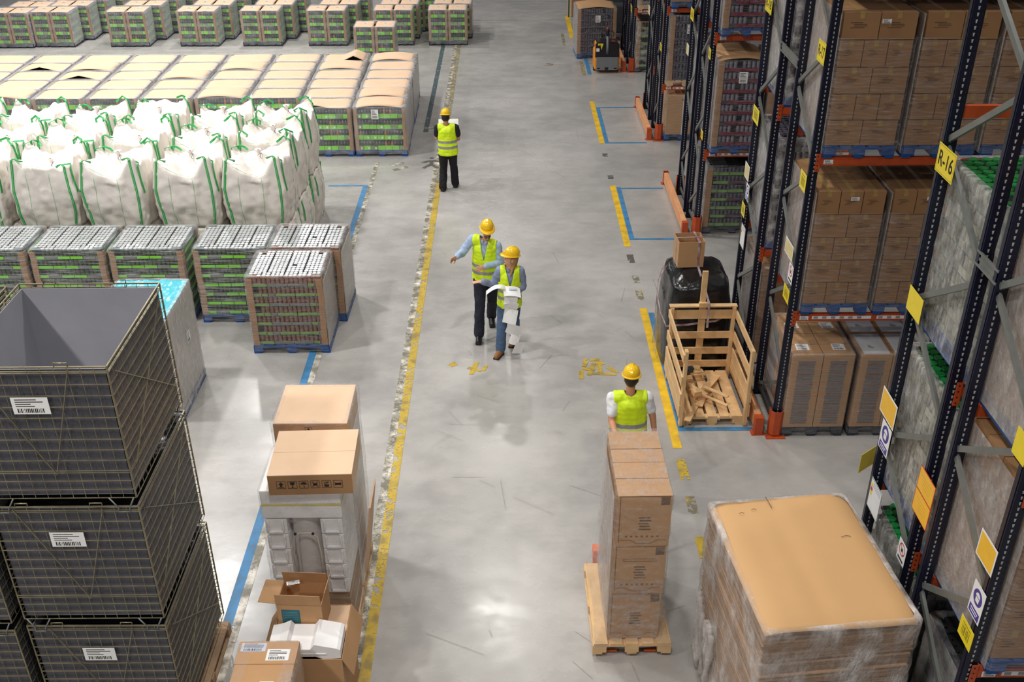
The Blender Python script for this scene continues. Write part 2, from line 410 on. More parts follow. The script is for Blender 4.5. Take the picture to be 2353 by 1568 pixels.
def film(parent, w, d, z0, z1, mat, lip=.08, seed=0, amp=.012, top=False, name='stretch_wrap', nx=10, nz=14, taper=0., hood=False, cx=0, cy=0, diag=0.):
    """wrinkled film shell round a load"""
    m = M(); pts = []
    c = .035
    def side(a, b, n):
        for i in range(n): pts.append((a[0] + (b[0] - a[0]) * i / n, a[1] + (b[1] - a[1]) * i / n))
    X, Y = w / 2, d / 2
    side((-X + c, -Y), (X - c, -Y), nx); side((X - c, -Y), (X, -Y + c), 1); side((X, -Y + c), (X, Y - c), nx); side((X, Y - c), (X - c, Y), 1)
    side((X - c, Y), (-X + c, Y), nx); side((-X + c, Y), (-X, Y - c), 1); side((-X, Y - c), (-X, -Y + c), nx); side((-X, -Y + c), (-X + c, -Y), 1)
    n = len(pts); vs = []
    for j in range(nz + 1):
        t = j / nz; z = z0 + (z1 - z0) * t
        for i, (x, y) in enumerate(pts):
            k = nz3(x * 2.2 + z * diag, y * 2.2 + z * diag, z * 7, seed) * amp * 1.6 + amp * 1.0
            sc = 1 - taper * t
            l = math.hypot(x, y); vs.append((cx + x * sc + x / l * k, cy + y * sc + y / l * k, z))
    rows = nz + 1
    if lip:
        for a, dz in ((.25, .012), (1., .006)):
            for i, (x, y) in enumerate(pts):
                k = nz3(x * 3, y * 3, 5, seed + 3) * .02
                sx = 1 - taper - a * (lip + k) / X * (1 if True else 0); sy = 1 - taper - a * (lip + k) / Y
                vs.append((cx + x * sx, cy + y * sy, z1 + dz))
            rows += 1
    fs = [(j * n + i, j * n + (i + 1) % n, (j + 1) * n + (i + 1) % n, (j + 1) * n + i) for j in range(rows - 1) for i in range(n)]
    m.add(vs, fs, 0, True)
    if hood: 
        m.grid(lambda u, v: (cx + (u - .5) * w * (1 - taper) * .99, cy + (v - .5) * d * (1 - taper) * .99, z1 + .008 + nz3(u * 4, v * 4, 1, seed) * .008), 10, 10)
    o = m.build(name, mat, parent)
    return o

def corner_boards(parent, w, d, z0, z1, mat=None, lw=.075, seed=0, front_only=False, name='corner_board', wob=.006):
    mat = mat or m_board
    for k, (sx, sy) in enumerate(((-1, -1), (1, -1), (1, 1), (-1, 1))):
        if front_only and sy > 0: continue
        m = M(); n = 8
        for i in range(n):
            a, b = z0 + (z1 - z0) * i / n, z0 + (z1 - z0) * (i + 1) / n
            q = [nz3(k * 3, a * 4, 1, seed) * wob * 2, nz3(k * 3, b * 4, 1, seed) * wob * 2]
            X, Y = sx * w / 2, sy * d / 2
            for (dx, dy) in ((-sx * lw, 0), (0, -sy * lw)):
                vs = []
                for z, o in ((a, q[0]), (b, q[1])):
                    for t in (0, .004):
                        ox, oy = (0, sy * t) if dy == 0 else (sx * t, 0)
                        vs += [(X + o + ox, Y + oy, z), (X + dx + o + ox, Y + dy + oy, z)]
                m.add(vs, [(0, 1, 5, 4), (2, 6, 7, 3), (0, 4, 6, 2), (1, 3, 7, 5), (4, 5, 7, 6), (0, 2, 3, 1)], 0)
        m.build(name, mat, parent)

def bottle_tier(w, d, h, tray, mats, seed, r=.033, cap=None):
    """tray with printed panels and the bottles standing in it (outer ring and a dark core)"""
    m = M(); rr = random.Random(seed)
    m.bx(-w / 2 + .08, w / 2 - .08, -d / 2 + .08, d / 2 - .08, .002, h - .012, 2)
    for (ax, L, O) in (('x', w, d), ('y', d, w)):
        for s in (-1, 1):
            n = max(2, round(L / .16)); st = L / n
            for i in range(n):
                a = -L / 2 + st * i + .004; b = a + st - .008; mi = 0 if rr.random() < .78 else 1
                hh = tray * rr.uniform(.93, 1.0)
                if ax == 'x': m.bx(a, b, s * O / 2 - .006, s * O / 2 + .006, .004, hh, mi)
                else: m.bx(s * O / 2 - .006, s * O / 2 + .006, a, b, .004, hh, mi)
                if rr.random() < .5:
                    q = a + st * .55; e = .0075
                    if ax == 'x': m.bx(q, q + st * .22, s * O / 2 - e, s * O / 2 + e, hh * .25, hh * .7, 4)
                    else: m.bx(s * O / 2 - e, s * O / 2 + e, q, q + st * .22, hh * .25, hh * .7, 4)
    st = 2 * r + .004
    nx, ny = int(w / st), int(d / st)
    def bot(x, y):
        mi = 3 if rr.random() < .93 else 5
        m.cone((x, y, .004), (x, y, h * .66), r, r, 8, mi, False)
        m.cone((x, y, h * .66), (x, y, h * .8), r, r * .4, 8, mi, False)
        m.cone((x, y, h * .8), (x, y, h - .004), r * .42, r * .42, 6, mi if cap is None else 6, True)
    for i in range(nx):
        x = -w / 2 + (i + .5) * w / nx
        bot(x, -d / 2 + r + .01); bot(x, d / 2 - r - .01)
    for j in range(1, ny - 1):
        y = -d / 2 + (j + .5) * d / ny
        bot(w / 2 - r - .01, y); bot(-w / 2 + r + .01, y)
    return m.mesh('bottle_tier', mats)

def jar_tier(w, d, h, mats, seed, r=.034, tray=.05, core=2):
    m = M(); rr = random.Random(seed)
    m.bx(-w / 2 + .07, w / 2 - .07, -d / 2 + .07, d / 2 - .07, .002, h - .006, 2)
    for (ax, L, O) in (('x', w, d), ('y', d, w)):
        for s in (-1, 1):
            n = max(3, round(L / .1)); st = L / n; i = 0
            mi = rr.choice([0, 1])
            while i < n:
                k = rr.choice([1, 2, 3]); mi = rr.choice([0, 0, 1]); a = -L / 2 + st * i; b = min(L / 2, a + st * k)
                if ax == 'x': m.bx(a, b - .012, s * O / 2 - .005, s * O / 2 + .005, .006, tray, mi)
                else: m.bx(s * O / 2 - .005, s * O / 2 + .005, a, b - .012, .006, tray, mi)
                i += k
    nx, ny = int(w / (2 * r)), int(d / (2 * r))
    def jar(x, y):
        if rr.random() < .06: return
        m.cone((x, y, .004), (x, y, h - .022), r * .95, r * .95, 8, 3, False)
        m.cone((x, y, h - .022), (x, y, h - .005), r * .9, r * .9, 8, 4, True)
    for i in range(nx):
        x = -w / 2 + (i + .5) * w / nx; jar(x, -d / 2 + r + .008); jar(x, d / 2 - r - .008)
    for j in range(1, ny - 1):
        y = -d / 2 + (j + .5) * d / ny; jar(w / 2 - r - .008, y); jar(-w / 2 + r + .008, y)
    return m.mesh('jar_tier', mats)

def top_sheet(parent, w, d, z, seed, style=0, mat=None, name='card_top_sheet'):
    m = M(); rr = random.Random(seed); N = 14; Mv = 8
    def zz(u, v):
        q = nz3(u * 2, v * 2, 0, seed) * .012
        e = -.022 * (max(0, abs(u - .5) * 2 - .8) / .2) ** 2 - .018 * (max(0, abs(v - .5) * 2 - .8) / .2) ** 2
        k = 0
        if style == 1: k = .10 * max(0, 1 - abs(u - .5) / .42) * (1 - v)          # front edge arches up
        if style == 2: k = .17 * max(0, 1 - abs(u - .72) / .28) * (1 - .5 * abs(v - .4))
        if style == 3: k = .05 * math.sin(u * PI) + .02 * math.sin(v * PI)
        if style == 4: k = .07 * max(0, 1 - abs(u - .3) / .3) * (1 - v)
        return z + q + e + k
    def fn(u, v):
        cx = (u - .5) * w; cy = (v - .5) * d
        cut = .05 * max(0, abs(u - .5) * 2 - .86) / .14 * max(0, abs(v - .5) * 2 - .7) / .3
        return (cx * (1 - cut), cy * (1 - cut), zz(u, v))
    m.grid(fn, N, Mv, 0, True)
    return m.build(name, mat or m_card_lt, parent, solid=.006)

def paper(parent, c, w, h, facing='-y', name='paper_label', lines=True, mat=None, rot=0):
    """small printed label, real size, standing 2 mm off the surface"""
    m = M(); m.bx(-w / 2, w / 2, -h / 2, h / 2, 0, .0015, 0)
    if lines:
        r = random.Random(int(abs(c[0] * 100 + c[2] * 37)) + 5)
        y = h * .36
        while y > -h * .1: m.bx(-w * .4, w * r.uniform(.0, .4), y - h * .025, y + h * .025, .0015, .002, 1); y -= h * .13
        x = -w * .38
        while x < w * .34:
            t = r.uniform(.01, .035) * w; m.bx(x, x + t, -h * .42, -h * .16, .0015, .002, 1); x += t + r.uniform(.015, .03) * w
    R = {'-y': Matrix.Rotation(PI / 2, 4, 'X'), 'up': Matrix.Identity(4),
         '+x': Matrix.Rotation(PI / 2, 4, 'Z') @ Matrix.Rotation(PI / 2, 4, 'X'),
         '-x': Matrix.Rotation(-PI / 2, 4, 'Z') @ Matrix.Rotation(PI / 2, 4, 'X')}[facing]
    T = Matrix.Translation(V(c)) @ R @ Matrix.Rotation(rot, 4, 'Z')
    m.v = [tuple(T @ V(v)) for v in m.v]
    return m.build(name, [mat or m_white, m_ink], parent)

# ---------------------------------------------------------------- flat topped pallets of bottles (big block)
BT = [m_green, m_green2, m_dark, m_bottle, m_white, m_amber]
bt_me = [bottle_tier(1.12, .74, .243, .105, BT, s) for s in range(3)]
GB = 'flat brown topped pallets of bottles in the big block'
brown = []
for k, st in enumerate((0, 1, 0, 3, 2, 4, 0)):
    t = thing('bottle_pallet', 'x', 'pallet load')
    pallet(t, 1.18, .78, m_blue)
    for i in range(4):
        o = obj('bottle_tier', bt_me[(i + k) % 3], t); o.location = (nz3(i, k, 1) * .02, 0, .146 + .246 * i)
    corner_boards(t, 1.15, .77, .145, 1.125, seed=k)
    top_sheet(t, 1.08, .73, 1.143, k + 11, st)
    film(t, 1.18, .79, .06, 1.14, ([m_filmw] * 7)[k], lip=.09, seed=k, amp=.008, nz=12, nx=6)
    m = M(); m.bx(.584, .588, -.39, .39, .1, 1.1); m.build('side_film_layer', m_filmh, t)
    brown.append(Proto(t))
rb = random.Random(5)
for r in range(6):
    for c in range(9):
        if r == 0 and c > 1: continue
        st = rb.choice([0, 0, 2, 3, 3, 5, 6])
        if (r, c) in ((5, 1), ): st = 4
        if (r, c) in ((3, 6), (4, 7)): st = 1
        x = -2.83 - c * 1.245 - r * .012 + rb.uniform(-.015, .015); y = 22.98 + r * .79
        lab = 'flat brown topped bottle pallet, %s from the aisle, %s row from the front' % (ORD[c], ORD[r])
        if r == 0 and c == 0: lab = 'front right bottle pallet of the brown topped block, with a white label'
        if (r, c) == (5, 1): lab = 'bottle pallet in the back row whose brown top sheet is bent up into a peak'
        if (r, c) == (3, 6): lab = 'bottle pallet whose arched brown top sheet gapes at its front edge over dark bottles'
        o = brown[st].put((x, y, 0), rb.uniform(-.012, .012), lab, GB)
        if r == 0 and c == 0: fr = o
paper(fr, (-.1, -.41, .99), .16, .22)

# ---------------------------------------------------------------- twin half-stacks far away
ht_me = [bottle_tier(.56, .76, .23, .1, BT, s + 20) for s in range(2)]
GF = 'wrapped twin stacks of green and black bottle trays in the far rows'
far = []
for k in range(3):
    t = thing('twin_bottle_stack', 'x', 'pallet load')
    for sx in (-1, 1):
        cx = sx * .305
        o = pallet(t, .6, .8, m_dkpal, 'half_pallet', 5); o.location = (cx, 0, 0)
        for i in range(4):
            o = obj('bottle_tier', ht_me[(i + k) % 2], t); o.location = (cx, 0, .146 + .233 * i)
        o = top_sheet(t, .56, .74, 1.09, 31 + k, 0); o.location = (cx, 0, 0)
        for q in (-1, 1):
            m = M(); m.bx(cx + q * .285 - .004, cx + q * .285 + .004, -.39, -.32, .146, 1.07); m.bx(cx + q * .285 - (.07 if q > 0 else 0), cx + q * .285 + (0 if q > 0 else .07), -.398, -.39, .146, 1.07)
            m.bx(cx + q * .285 - .004, cx + q * .285 + .004, .32, .39, .146, 1.07)
            m.build('corner_board', m_board, t)
    o = paper(t, (-.28, 0, 1.10), .14, .1, 'up'); o2 = paper(t, (.32, 0, 1.10), .14, .1, 'up')
    film(t, 1.2, .81, .05, 1.085, m_filmw, lip=.1, seed=k + 40, amp=.01, nz=12, nx=6)
    m = M(); m.bx(.597, .6, -.4, .4, .08, 1.06); m.build('side_film_layer', m_filmw, t)
    far.append(Proto(t))
cols = [(-15.3, 4), (-14.05, 4), (-11.73, 4), (-9.55, 4), (-7.6, 3), (-5.55, 3), (-3.48, 3), (-1.8, 2)]
rf = random.Random(9)
for ci, (x, n) in enumerate(cols):
    for r in range(n):
        xx = x + (r * .28 if ci < 6 else r * .13); yy = 33.1 + r * .9 + (0 if ci else -.1)
        far[rf.randrange(3)].put((xx, yy, 0), rf.uniform(-.02, .02), 'wrapped twin bottle stack, %s from the front in the %s far column from the aisle' % (ORD[r], ORD[7 - ci]), GF)
far[0].put((-3.82, 30.9, 0), .01, 'single twin bottle stack standing out in front of the far columns', GF)
far[2].put((-2.1, 35.0, 0), .0, 'twin stack peeping out left behind the far column nearest the aisle', GF)

# ---------------------------------------------------------------- jar pallets
def lids(w, d, z, r, name, parent, mats, gap_rows, seed, rows=5, cols=4):
    """jar lids seen through the film, in blocks with coloured gaps between them"""
    m = M(); rr = random.Random(seed)
    m.bx(-w / 2 + .02, w / 2 - .02, -d / 2 + .02, d / 2 - .02, z - .05, z - .0185, 1)
    nx, ny = int(w / (2 * r)), int(d / (2 * r)); bx_, by_ = nx / cols, ny / rows
    for j in range(ny):
        for i in range(nx):
            x = -w / 2 + (i + .5) * w / nx; y = -d / 2 + (j + .5) * d / ny
            if abs(x) > w / 2 - .12 and abs(y) > d / 2 - .10: continue
            nb_ = cols if j > 1 else cols + 2
            b = int((i + .5) / nx * nb_); cxb = -w / 2 + (b + .5) * w / nb_; x = cxb + (x - cxb) * .93
            if rr.random() < .012: continue
            zz = z - .001 * rr.random() * 5
            m.cone((x, y, zz - .022), (x, y, zz), r * .99, r * .95, 8, 0, True)
    o = m.build(name, mats, parent); o['kind'] = 'stuff'; return o
def jar_pallet(mats, gapm, seed, filmm, kind, tiers=7):
    t = thing('jar_pallet', 'x', 'pallet load')
    pallet(t, 1.17, .98, m_blue)
    H = 1.15 / tiers
    for i in range(tiers):
        o = obj('jar_tier', mats[i % len(mats)], t); o.location = (0, 0, .146 + H * i)
    lids(1.08, .9, .146 + 1.15 + .012, .033, 'jar_lid', t, [m_lid, gapm], 0, seed)
    corner_boards(t, 1.14, .96, .145, 1.27, seed=seed, lw=.09, wob=.01)
    film(t, 1.17, .985, .04, 1.30, filmm, lip=.1, seed=seed, amp=.012, nz=20)
    if kind == 'o': m = M(); m.bx(.577, .581, -.48, .48, .1, 1.22); m.build('side_film_layer', m_filmh, t)
    return t
jm = [m_green2, m_tray, m_teal, m_jarg, m_lid]
jm2 = [m_green2, m_tray, m_jaro, m_jaro, m_lid]
jtg = [jar_tier(1.1, .92, 1.15 / 7, [m_green, m_tray, m_dark, m_jarg, m_teal], s) for s in range(2)]
jto = [jar_tier(1.1, .92, 1.15 / 7, [m_green2, m_tray, m_dark, m_jaro, m_tray], s + 5) for s in range(2)]
film_t = film_mat('tight_stretch_film', .04, .5, (226, 230, 232), (1.2, 1.2, 20), .1, .5, .2)
pg = Proto(jar_pallet(jtg, m_teal, 1, film_t, 'g')); po = Proto(jar_pallet(jto, m_orl, 2, m_film, 'o'))
GJ = 'wrapped pallets of silver lidded jars'
for i in range(4):
    pg.put((-4.35 - 1.24 * i - (.08 if i else 0), 15.25, 0), nz3(i, 2, 3) * .02, 'wrapped pallet of silver lidded dark jars, %s to the left of the orange jars' % ORD[i], GJ)
a = po.put((-3.32, 14.25, 0), .0, 'front wrapped pallet of orange jars with silver lids on a blue pallet', GJ)
po.put((-3.18, 15.27, 0), -.02, 'rear wrapped pallet of orange jars with silver lids, behind the front one', GJ)
pg.put((-6.35, 11.75, 0), .0, 'pallet of silver lidded jars peeping out left behind the wire cage', GJ)

# ---------------------------------------------------------------- bulk bags
def bag_mesh(seed, flat=1.):
    m = M(); N = 26; W = 1.075; Hh = 1.02
    def P(fx, fy, fz):      # cube coords -1..1 -> bag
        x, y, z = fx, fy, fz
        hz = (z + 1) / 2
        b = 1 + .07 * (1 - z * z) - .03 * abs(z)
        sq = 1 - .10 * (x * x * y * y)
        X = x * W / 2 * b * sq * (1 + nz3(x, y, z, seed) * .05); Y = y * W / 2 * b * sq * (1 + nz3(x + 5, y, z, seed) * .05)
        Z = hz * Hh
        fold = nz3(x * 3.2, y * 3.2, z * 1.4, seed + 1) * .045 + nz3(x * 7, y * 7, z * 5, seed + 2) * .022 + (abs(nz3(x * 5, y * 5, z * 9, seed + 9)) - .2) * .02
        r = max(abs(x), abs(y)); l = math.hypot(x, y) + 1e-6
        X += x / l * fold * r; Y += y / l * fold * r
        if z > .55:
            k = (z - .55) / .45; c = (abs(x) * abs(y)) ** 2.2
            Z += k * flat * (.20 * c * (1 + .8 * nz3(x * 2, y * 2, 0, seed + 7)) - .05 * (1 - r) + .10 * math.exp(-((x - .1) ** 2 + (y - .1 * math.sin(seed)) ** 2) * 14)
                      + .20 * nz3(x * 1.6, y * 1.6, 3, seed + 4) + .09 * abs(nz3(x * 3.4, y * 3.4, 1, seed + 5)) + .05 * abs(nz3(x * 8, y * 8, 1, seed + 6)) - .05)
        return (X, Y, Z)
    g = lambda u: -1 + 2 * u
    for (ax, s) in (('x', -1), ('x', 1), ('y', -1), ('y', 1), ('z', 1), ('z', -1)):
        def fn(u, v, ax=ax, s=s):
            a, b = g(u), g(v)
            if ax == 'x': return P(s, a * s, b)
            if ax == 'y': return P(-a * s, s, b)
            return P(a * s, b, s)
        m.grid(fn, N if ax != 'z' else 26, N if ax != 'z' else 26, 0, True)
    me = m.mesh('bag_body', m_bag)
    import bmesh
    bm = bmesh.new(); bm.from_mesh(me); bmesh.ops.remove_doubles(bm, verts=bm.verts, dist=.004); bm.to_mesh(me); bm.free()
    for p in me.polygons: p.use_smooth = True
    return me, P
bags = []
for k in range(5):
    fl = 1. if k < 4 else .12
    t = thing('bulk_bag', 'x', 'bag'); me, P = bag_mesh(k * 3 + 1, fl); obj('bag_body', me, t)
    rr = random.Random(k)
    for sx in (-1, 1):
        for sy in (-1, 1):
            m = M(); c = .86
            def pt(z, o=.012, e=0.): 
                q = V(P(sx * c, sy * 1., z)); return q + V((0, sy * o, 0))
            pts = [pt(z) for z in (-.9, -.5, -.1, .3, .7, .95)]
            q = pts[-1]; h1 = rr.uniform(.06, .15) * fl
            loop = [q + V((0, 0, h1 * .6)), q + V((-sx * .04, -sy * .03, h1)), q + V((-sx * rr.uniform(.1, .16), -sy * rr.uniform(-.04, .06), h1 * .55)), q + V((-sx * rr.uniform(.1, .2), -sy * .05, .02))]
            m.ribbon(pts + loop, .036, (1, .15, 0))
            q2 = V(P(sx * 1, sy * .84, .9)) + V((sx * .014, 0, 0))
            m.ribbon([V(P(sx * 1, sy * .84, .2)) + V((sx * .014, 0, 0)), V(P(sx * 1, sy * .84, .6)) + V((sx * .014, 0, 0)), q2, q2 + V((0, -sy * .05, h1 * .8)), q + V((-sx * .03, -sy * .03, h1 * .9))], .034, (.2, 1, 0))
            m.ribbon([p_ + V((0, sy * .006, .001)) for p_ in pts + loop], .008, (1, .15, 0), 1)
            m.build('lifting_strap', [m_strap, m_seam], t)
    
    m = M()
    for sy in (-1, 1):
        for cx in (-.38, .3):
            m.tube([V(P(cx + .03 * nz3(z, 1, 1, k), sy, z)) + V((0, sy * .004, 0)) for z in [-.9 + .2 * i for i in range(10)]], .0035, 4)
    for sx in (-1, 1):
        m.tube([V(P(sx, .1, z)) + V((sx * .004, 0, 0)) for z in [-.9 + .2 * i for i in range(10)]], .0035, 4)
    m.tube([V(P(-.95 + 1.9 * i / 12, -.97, 1)) + V((0, 0, .004)) for i in range(13)], .003, 4)
    m.build('seam', m_seam, t)
    tp = V(P(.1, .1 * math.sin(k * 3 + 1), 1)) - V((0, 0, .12 * (fl < 1))); m = M()
    m.lathe([(.05, -.05), (.022, .03), (.05, .075), (.07, .10), (.02, .085)], 10, tp); m.build('tied_spout', m_bag, t)
    m = M(); m.tube([tp + V((.03, 0, .03)), tp + V((.06, -.05, .05)), tp + V((.05, -.16, .02)), tp + V((.09, -.2, .01))], .005, 4); m.build('tie_string', m_tie, t)
    bags.append(Proto(t))
rg = random.Random(21); GG = 'white bulk bags with green lifting straps'
for r in range(3):
    for c in range(6 + (1 if r else 0)):
        x = -4.2 - c * 1.19 + rg.uniform(-.03, .03); y = 16.72 + r * 1.2 + rg.uniform(-.03, .03); rz = rg.choice([0, PI / 2, PI, -PI / 2]) * 0 + rg.uniform(-.05, .05)
        for tier in (0, 1):
            k = rg.randrange(4) if tier else 4
            lab = 'white green-strapped bulk bag, %s from the aisle, %s row, %s' % (ORD[c], ORD[r], 'top layer' if tier else 'bottom layer')
            bags[k].put((x, y, tier * 1.06), rz + (0 if tier else .02), lab, GG)
# ---------------------------------------------------------------- pallet racks
XP = 3.6
def post_part(parent, x, y, h=8., name='post'):
    k = 'post%g' % h
    if k not in PM:
        m = M(); a, b = .05, .036
        m.bx(-a, -a + .006, -b, b, 0, h); m.bx(a - .006, a, -b, b, 0, h)               # web sides
        m.bx(-a + .006, a - .006, -b, -b + .006, 0, h); m.bx(-a + .006, a - .006, b - .006, b, 0, h)
        m.bx(-a - .006, -a, -b * .55, b * .55, 0, h)                                     # rib on the flat side
        z = .12
        while z < h - .06:
            for sy in (-1, 1):
                for cx in (-.004, .031):
                    w = .0085 if cx < 0 else .0055
                    yy = sy * (b + .0012); q = [(cx - w, z + .013), (cx + w, z + .013), (cx + w * .5, z - .014), (cx - w * .5, z - .014)]
                    vs = [(x_, yy, z_) for x_, z_ in q] + [(x_, sy * (b - .002), z_) for x_, z_ in q]
                    m.add(vs, [(0, 1, 2, 3) if sy < 0 else (3, 2, 1, 0)] + [(i, (i + 1) % 4, 4 + (i + 1) % 4, 4 + i) for i in range(4)], 1 if cx < 0 else 2)
            z += .05
        m.bx(-.075, .075, -.06, .06, 0, .008)
        PM[k] = m.mesh('post', [m_navy, m_hole, m_dark])
    o = obj(name, PM[k], parent); o.location = (x, y, 0); return o

def upright(y0, y1, z0, label, x=XP, h=8., pitch=1.45, group='navy rack uprights'):
    t = thing('rack_upright', label, 'rack upright', (x, (y0 + y1) / 2, 0), 0, group)
    hy = (y1 - y0) / 2
    post_part(t, 0, -hy, h); post_part(t, 0, hy, h)
    z = z0; first = True
    def br(a, b):
        m = M(); m.bar((-.012, a[0], a[1]), (-.012, b[0], b[1]), .052, .03, (1, 0, 0))
        m.build('brace', m_galv, t)
    m = M(); m.bar((0, hy - .03, .16), (0, -hy + .03, .16), .03, .05); m.build('brace', m_galv, t)
    while z < h - .7:
        br((hy - .04, z + .04), (-hy + .03, z + .66))
        if z > .7: br((hy - .04, z - .04), (-hy + .03, z - .62))
        z += pitch
    return t

def guard(x, y, label, flip=1):
    m = M(); w = .085; d = .075; H = .4; t = .008
    pts = [(-w, d * .9), (-w, -d * .4), (-w * .5, -d), (w * .5, -d), (w, -d * .4), (w, d * .9)]
    pts = [(a, b * flip) for a, b in pts]
    inn = [(a * (1 - t / w), b * (1 - t / d)) for a, b in pts]
    for i in range(5):
        q = [pts[i], pts[i + 1], inn[i + 1], inn[i]]
        if flip < 0: q = q[::-1]
        m.prism(q, .03, H)
    o = thing('post_guard', label, 'post guard', (x, y, 0), 0, 'orange rack post guards')
    m.build('guard_shield', m_orange, o)
    m = M(); m.bx(-.13, .13, -.02 - .1 * (flip > 0), .02 + .1 * (flip < 0), 0, .012); m.build('foot_plate', m_orange, o)
    m = M()
    for sx in (-1, 1): m.cone((sx * .115, -.05 * flip, .012), (sx * .115, -.05 * flip, .03), .012, .012, 6)
    m.build('bolt', m_galv, o)

def rail(x, y0, y1, label):
    o = thing('guard_rail', label, 'guard rail', (x, (y0 + y1) / 2, 0), 0, 'wooden end guard rails')
    h = (y1 - y0) / 2
    m = M(); m.bx(-.045, .045, -h + .06, h - .06, .06, .27); m.build('timber_beam', mk('guard_rail_timber', (226, 160, 112), .7, var=.12, scale=2, stretch=(3, 3, 3)), o, .006)
    for s in (-1, 1):
        m = M(); m.bx(-.055, .055, s * h - .055, s * h + .055, .012, .275) if s < 0 else (m.bx(-.055, -.047, h - .07, h + .03, .012, .28), m.bx(.047, .055, h - .07, h + .03, .012, .28), m.bx(-.047, .047, h + .02, h + .03, .012, .28))
        m.bx(-.09, .09, s * h - .06, s * h + .06, 0, .0119); m.build('end_bracket', m_orange, o)

def beam(y, z, label, x0=XP + .05, x1=6.35, dirn=-1, strips=True, group='orange rack beams', fl=True):
    o = thing('rack_beam', label, 'rack beam', (x0, y, z - .1), 0, group)
    L = x1 - x0; m = M(); m.bx(0, L, -.025, .025, 0, .1); m.bx(0, L, -.031 if dirn < 0 else .025, -.025 if dirn < 0 else .031, .02, .08)
    bb = m.build('beam_bar', m_orange, o)
    for q, s in ((0, 1), (L, -1)):
        m = M(); m.bx(min(q, q + s * .006), max(q, q + s * .006), -.035, .035, -.07, .15)
        m.bx(min(q - s * .05, q), max(q - s * .05, q), dirn * .037 - .003, dirn * .037 + .003, -.07, .15)
        for k in range(4): m.bx(q - s * .028 - .006, q - s * .028 + .006, dirn * .0415 - .001, dirn * .0415 + .001, -.05 + .055 * k, -.038 + .055 * k, 1)
        m.build('beam_connector', [m_orange, m_black], o)
    if strips:
        if fl: paper(bb, (.1, -.033, .05), .11, .055, name='location_label')
        if strips == 2:
            for a, b in ((.2, .95), (1.02, 1.8), (1.87, 2.6)):
                m = M(); m.bx(a, b, -.0325, -.031, .03, .075, 0)
                x = a + .02
                while x < b - .08: m.bx(x, x + .055, -.033, -.0325, .036, .07, 1); x += .11
                m.build('label_strip', [m_white, mk('label_grey', (150, 150, 152), .6)], bb)

rows = {'A': (5.75, 6.73, 7.05, 8.08), 'B': (11.52, 12.57, 13.43, 14.45), 'C': (18.1, 19.0, 19.3, 20.2), 'D': (23.65, 24.55, 25.2, 26.1), 'E': (29.6, 30.5, 31.2, 32.1)}
nm = {'A': 'nearest', 'B': 'second nearest', 'C': 'third', 'D': 'fourth', 'E': 'farthest'}
ph = {'A': (.3, .95), 'B': (.15, .92), 'C': (.3, .75), 'D': (.35, .8), 'E': (.3, .7)}
for k, (a, b, c, d) in rows.items():
    upright(a, b, ph[k][0], 'navy rack upright, front frame at the aisle end of the %s rack' % nm[k])
    upright(c, d, ph[k][1], 'navy rack upright, rear frame at the aisle end of the %s rack' % nm[k])
    if k in 'ABC':
        upright(a, b, ph[k][0], 'navy rack upright one bay in, front frame of the %s rack' % nm[k], x=6.4)
        upright(c, d, ph[k][1], 'navy rack upright one bay in, rear frame of the %s rack' % nm[k], x=6.4)
    guard(XP, a - .01, 'orange post guard at the near post of the %s rack' % nm[k], 1)
    guard(XP, d + .01, 'orange post guard at the far post of the %s rack' % nm[k], -1)
    if k != 'A': rail(3.38, a + .02, d + .1 if k != 'C' else 20.8, 'low wooden guard rail with orange ends beside the %s rack' % nm[k])
    for z in ((4.75,) if k != 'C' else (4.6,)):
        m = M(); y0, y1 = b + .037, c - .037
        m.bx(XP - .05, XP - .044, y0 - .07, y1 + .07, z - .06, z + .06); 
        for s in (-1, 1): m.bx(XP - .058, XP - .05, y0 - .07, y1 + .07, z + s * .05 - .01, z + s * .05 + .01)
        m.bx(XP - .053, XP - .05, y0 - .03, y1 + .03, z - .012, z + .012)
        tag(m.build('rack_spacer', m_galv), 'grey steel spacer joining the two frames of the %s rack' % nm[k], 'rack spacer')
LV = {'A': (1.84, 3.62), 'B': (1.87, 3.94, 5.95), 'C': (1.68, 3.78, 5.8), 'D': (1.30, 3.05, 4.8), 'E': (1.74, 3.5)}
for k, (a, b, c, d) in rows.items():
    for li, z in enumerate(LV[k]):
        lv = ('lower', 'middle', 'upper')[li]
        beam(a - .02, z, 'orange beam along the near face of the %s rack, %s level' % (nm[k], lv), strips=(2 if li == 0 else 1))
        beam(b + .02, z, 'orange beam inside the %s rack behind its near loads, %s level' % (nm[k], lv), dirn=1, strips=0)
        beam(c - .02, z, 'orange beam inside the %s rack before its far loads, %s level' % (nm[k], lv), strips=0)
        beam(d + .02, z, 'orange beam along the far face of the %s rack, %s level' % (nm[k], lv), dirn=1, strips=0)
beam(8.1, 5.6, 'high orange beam crossing in front of the upper cartons', dirn=1, strips=0)

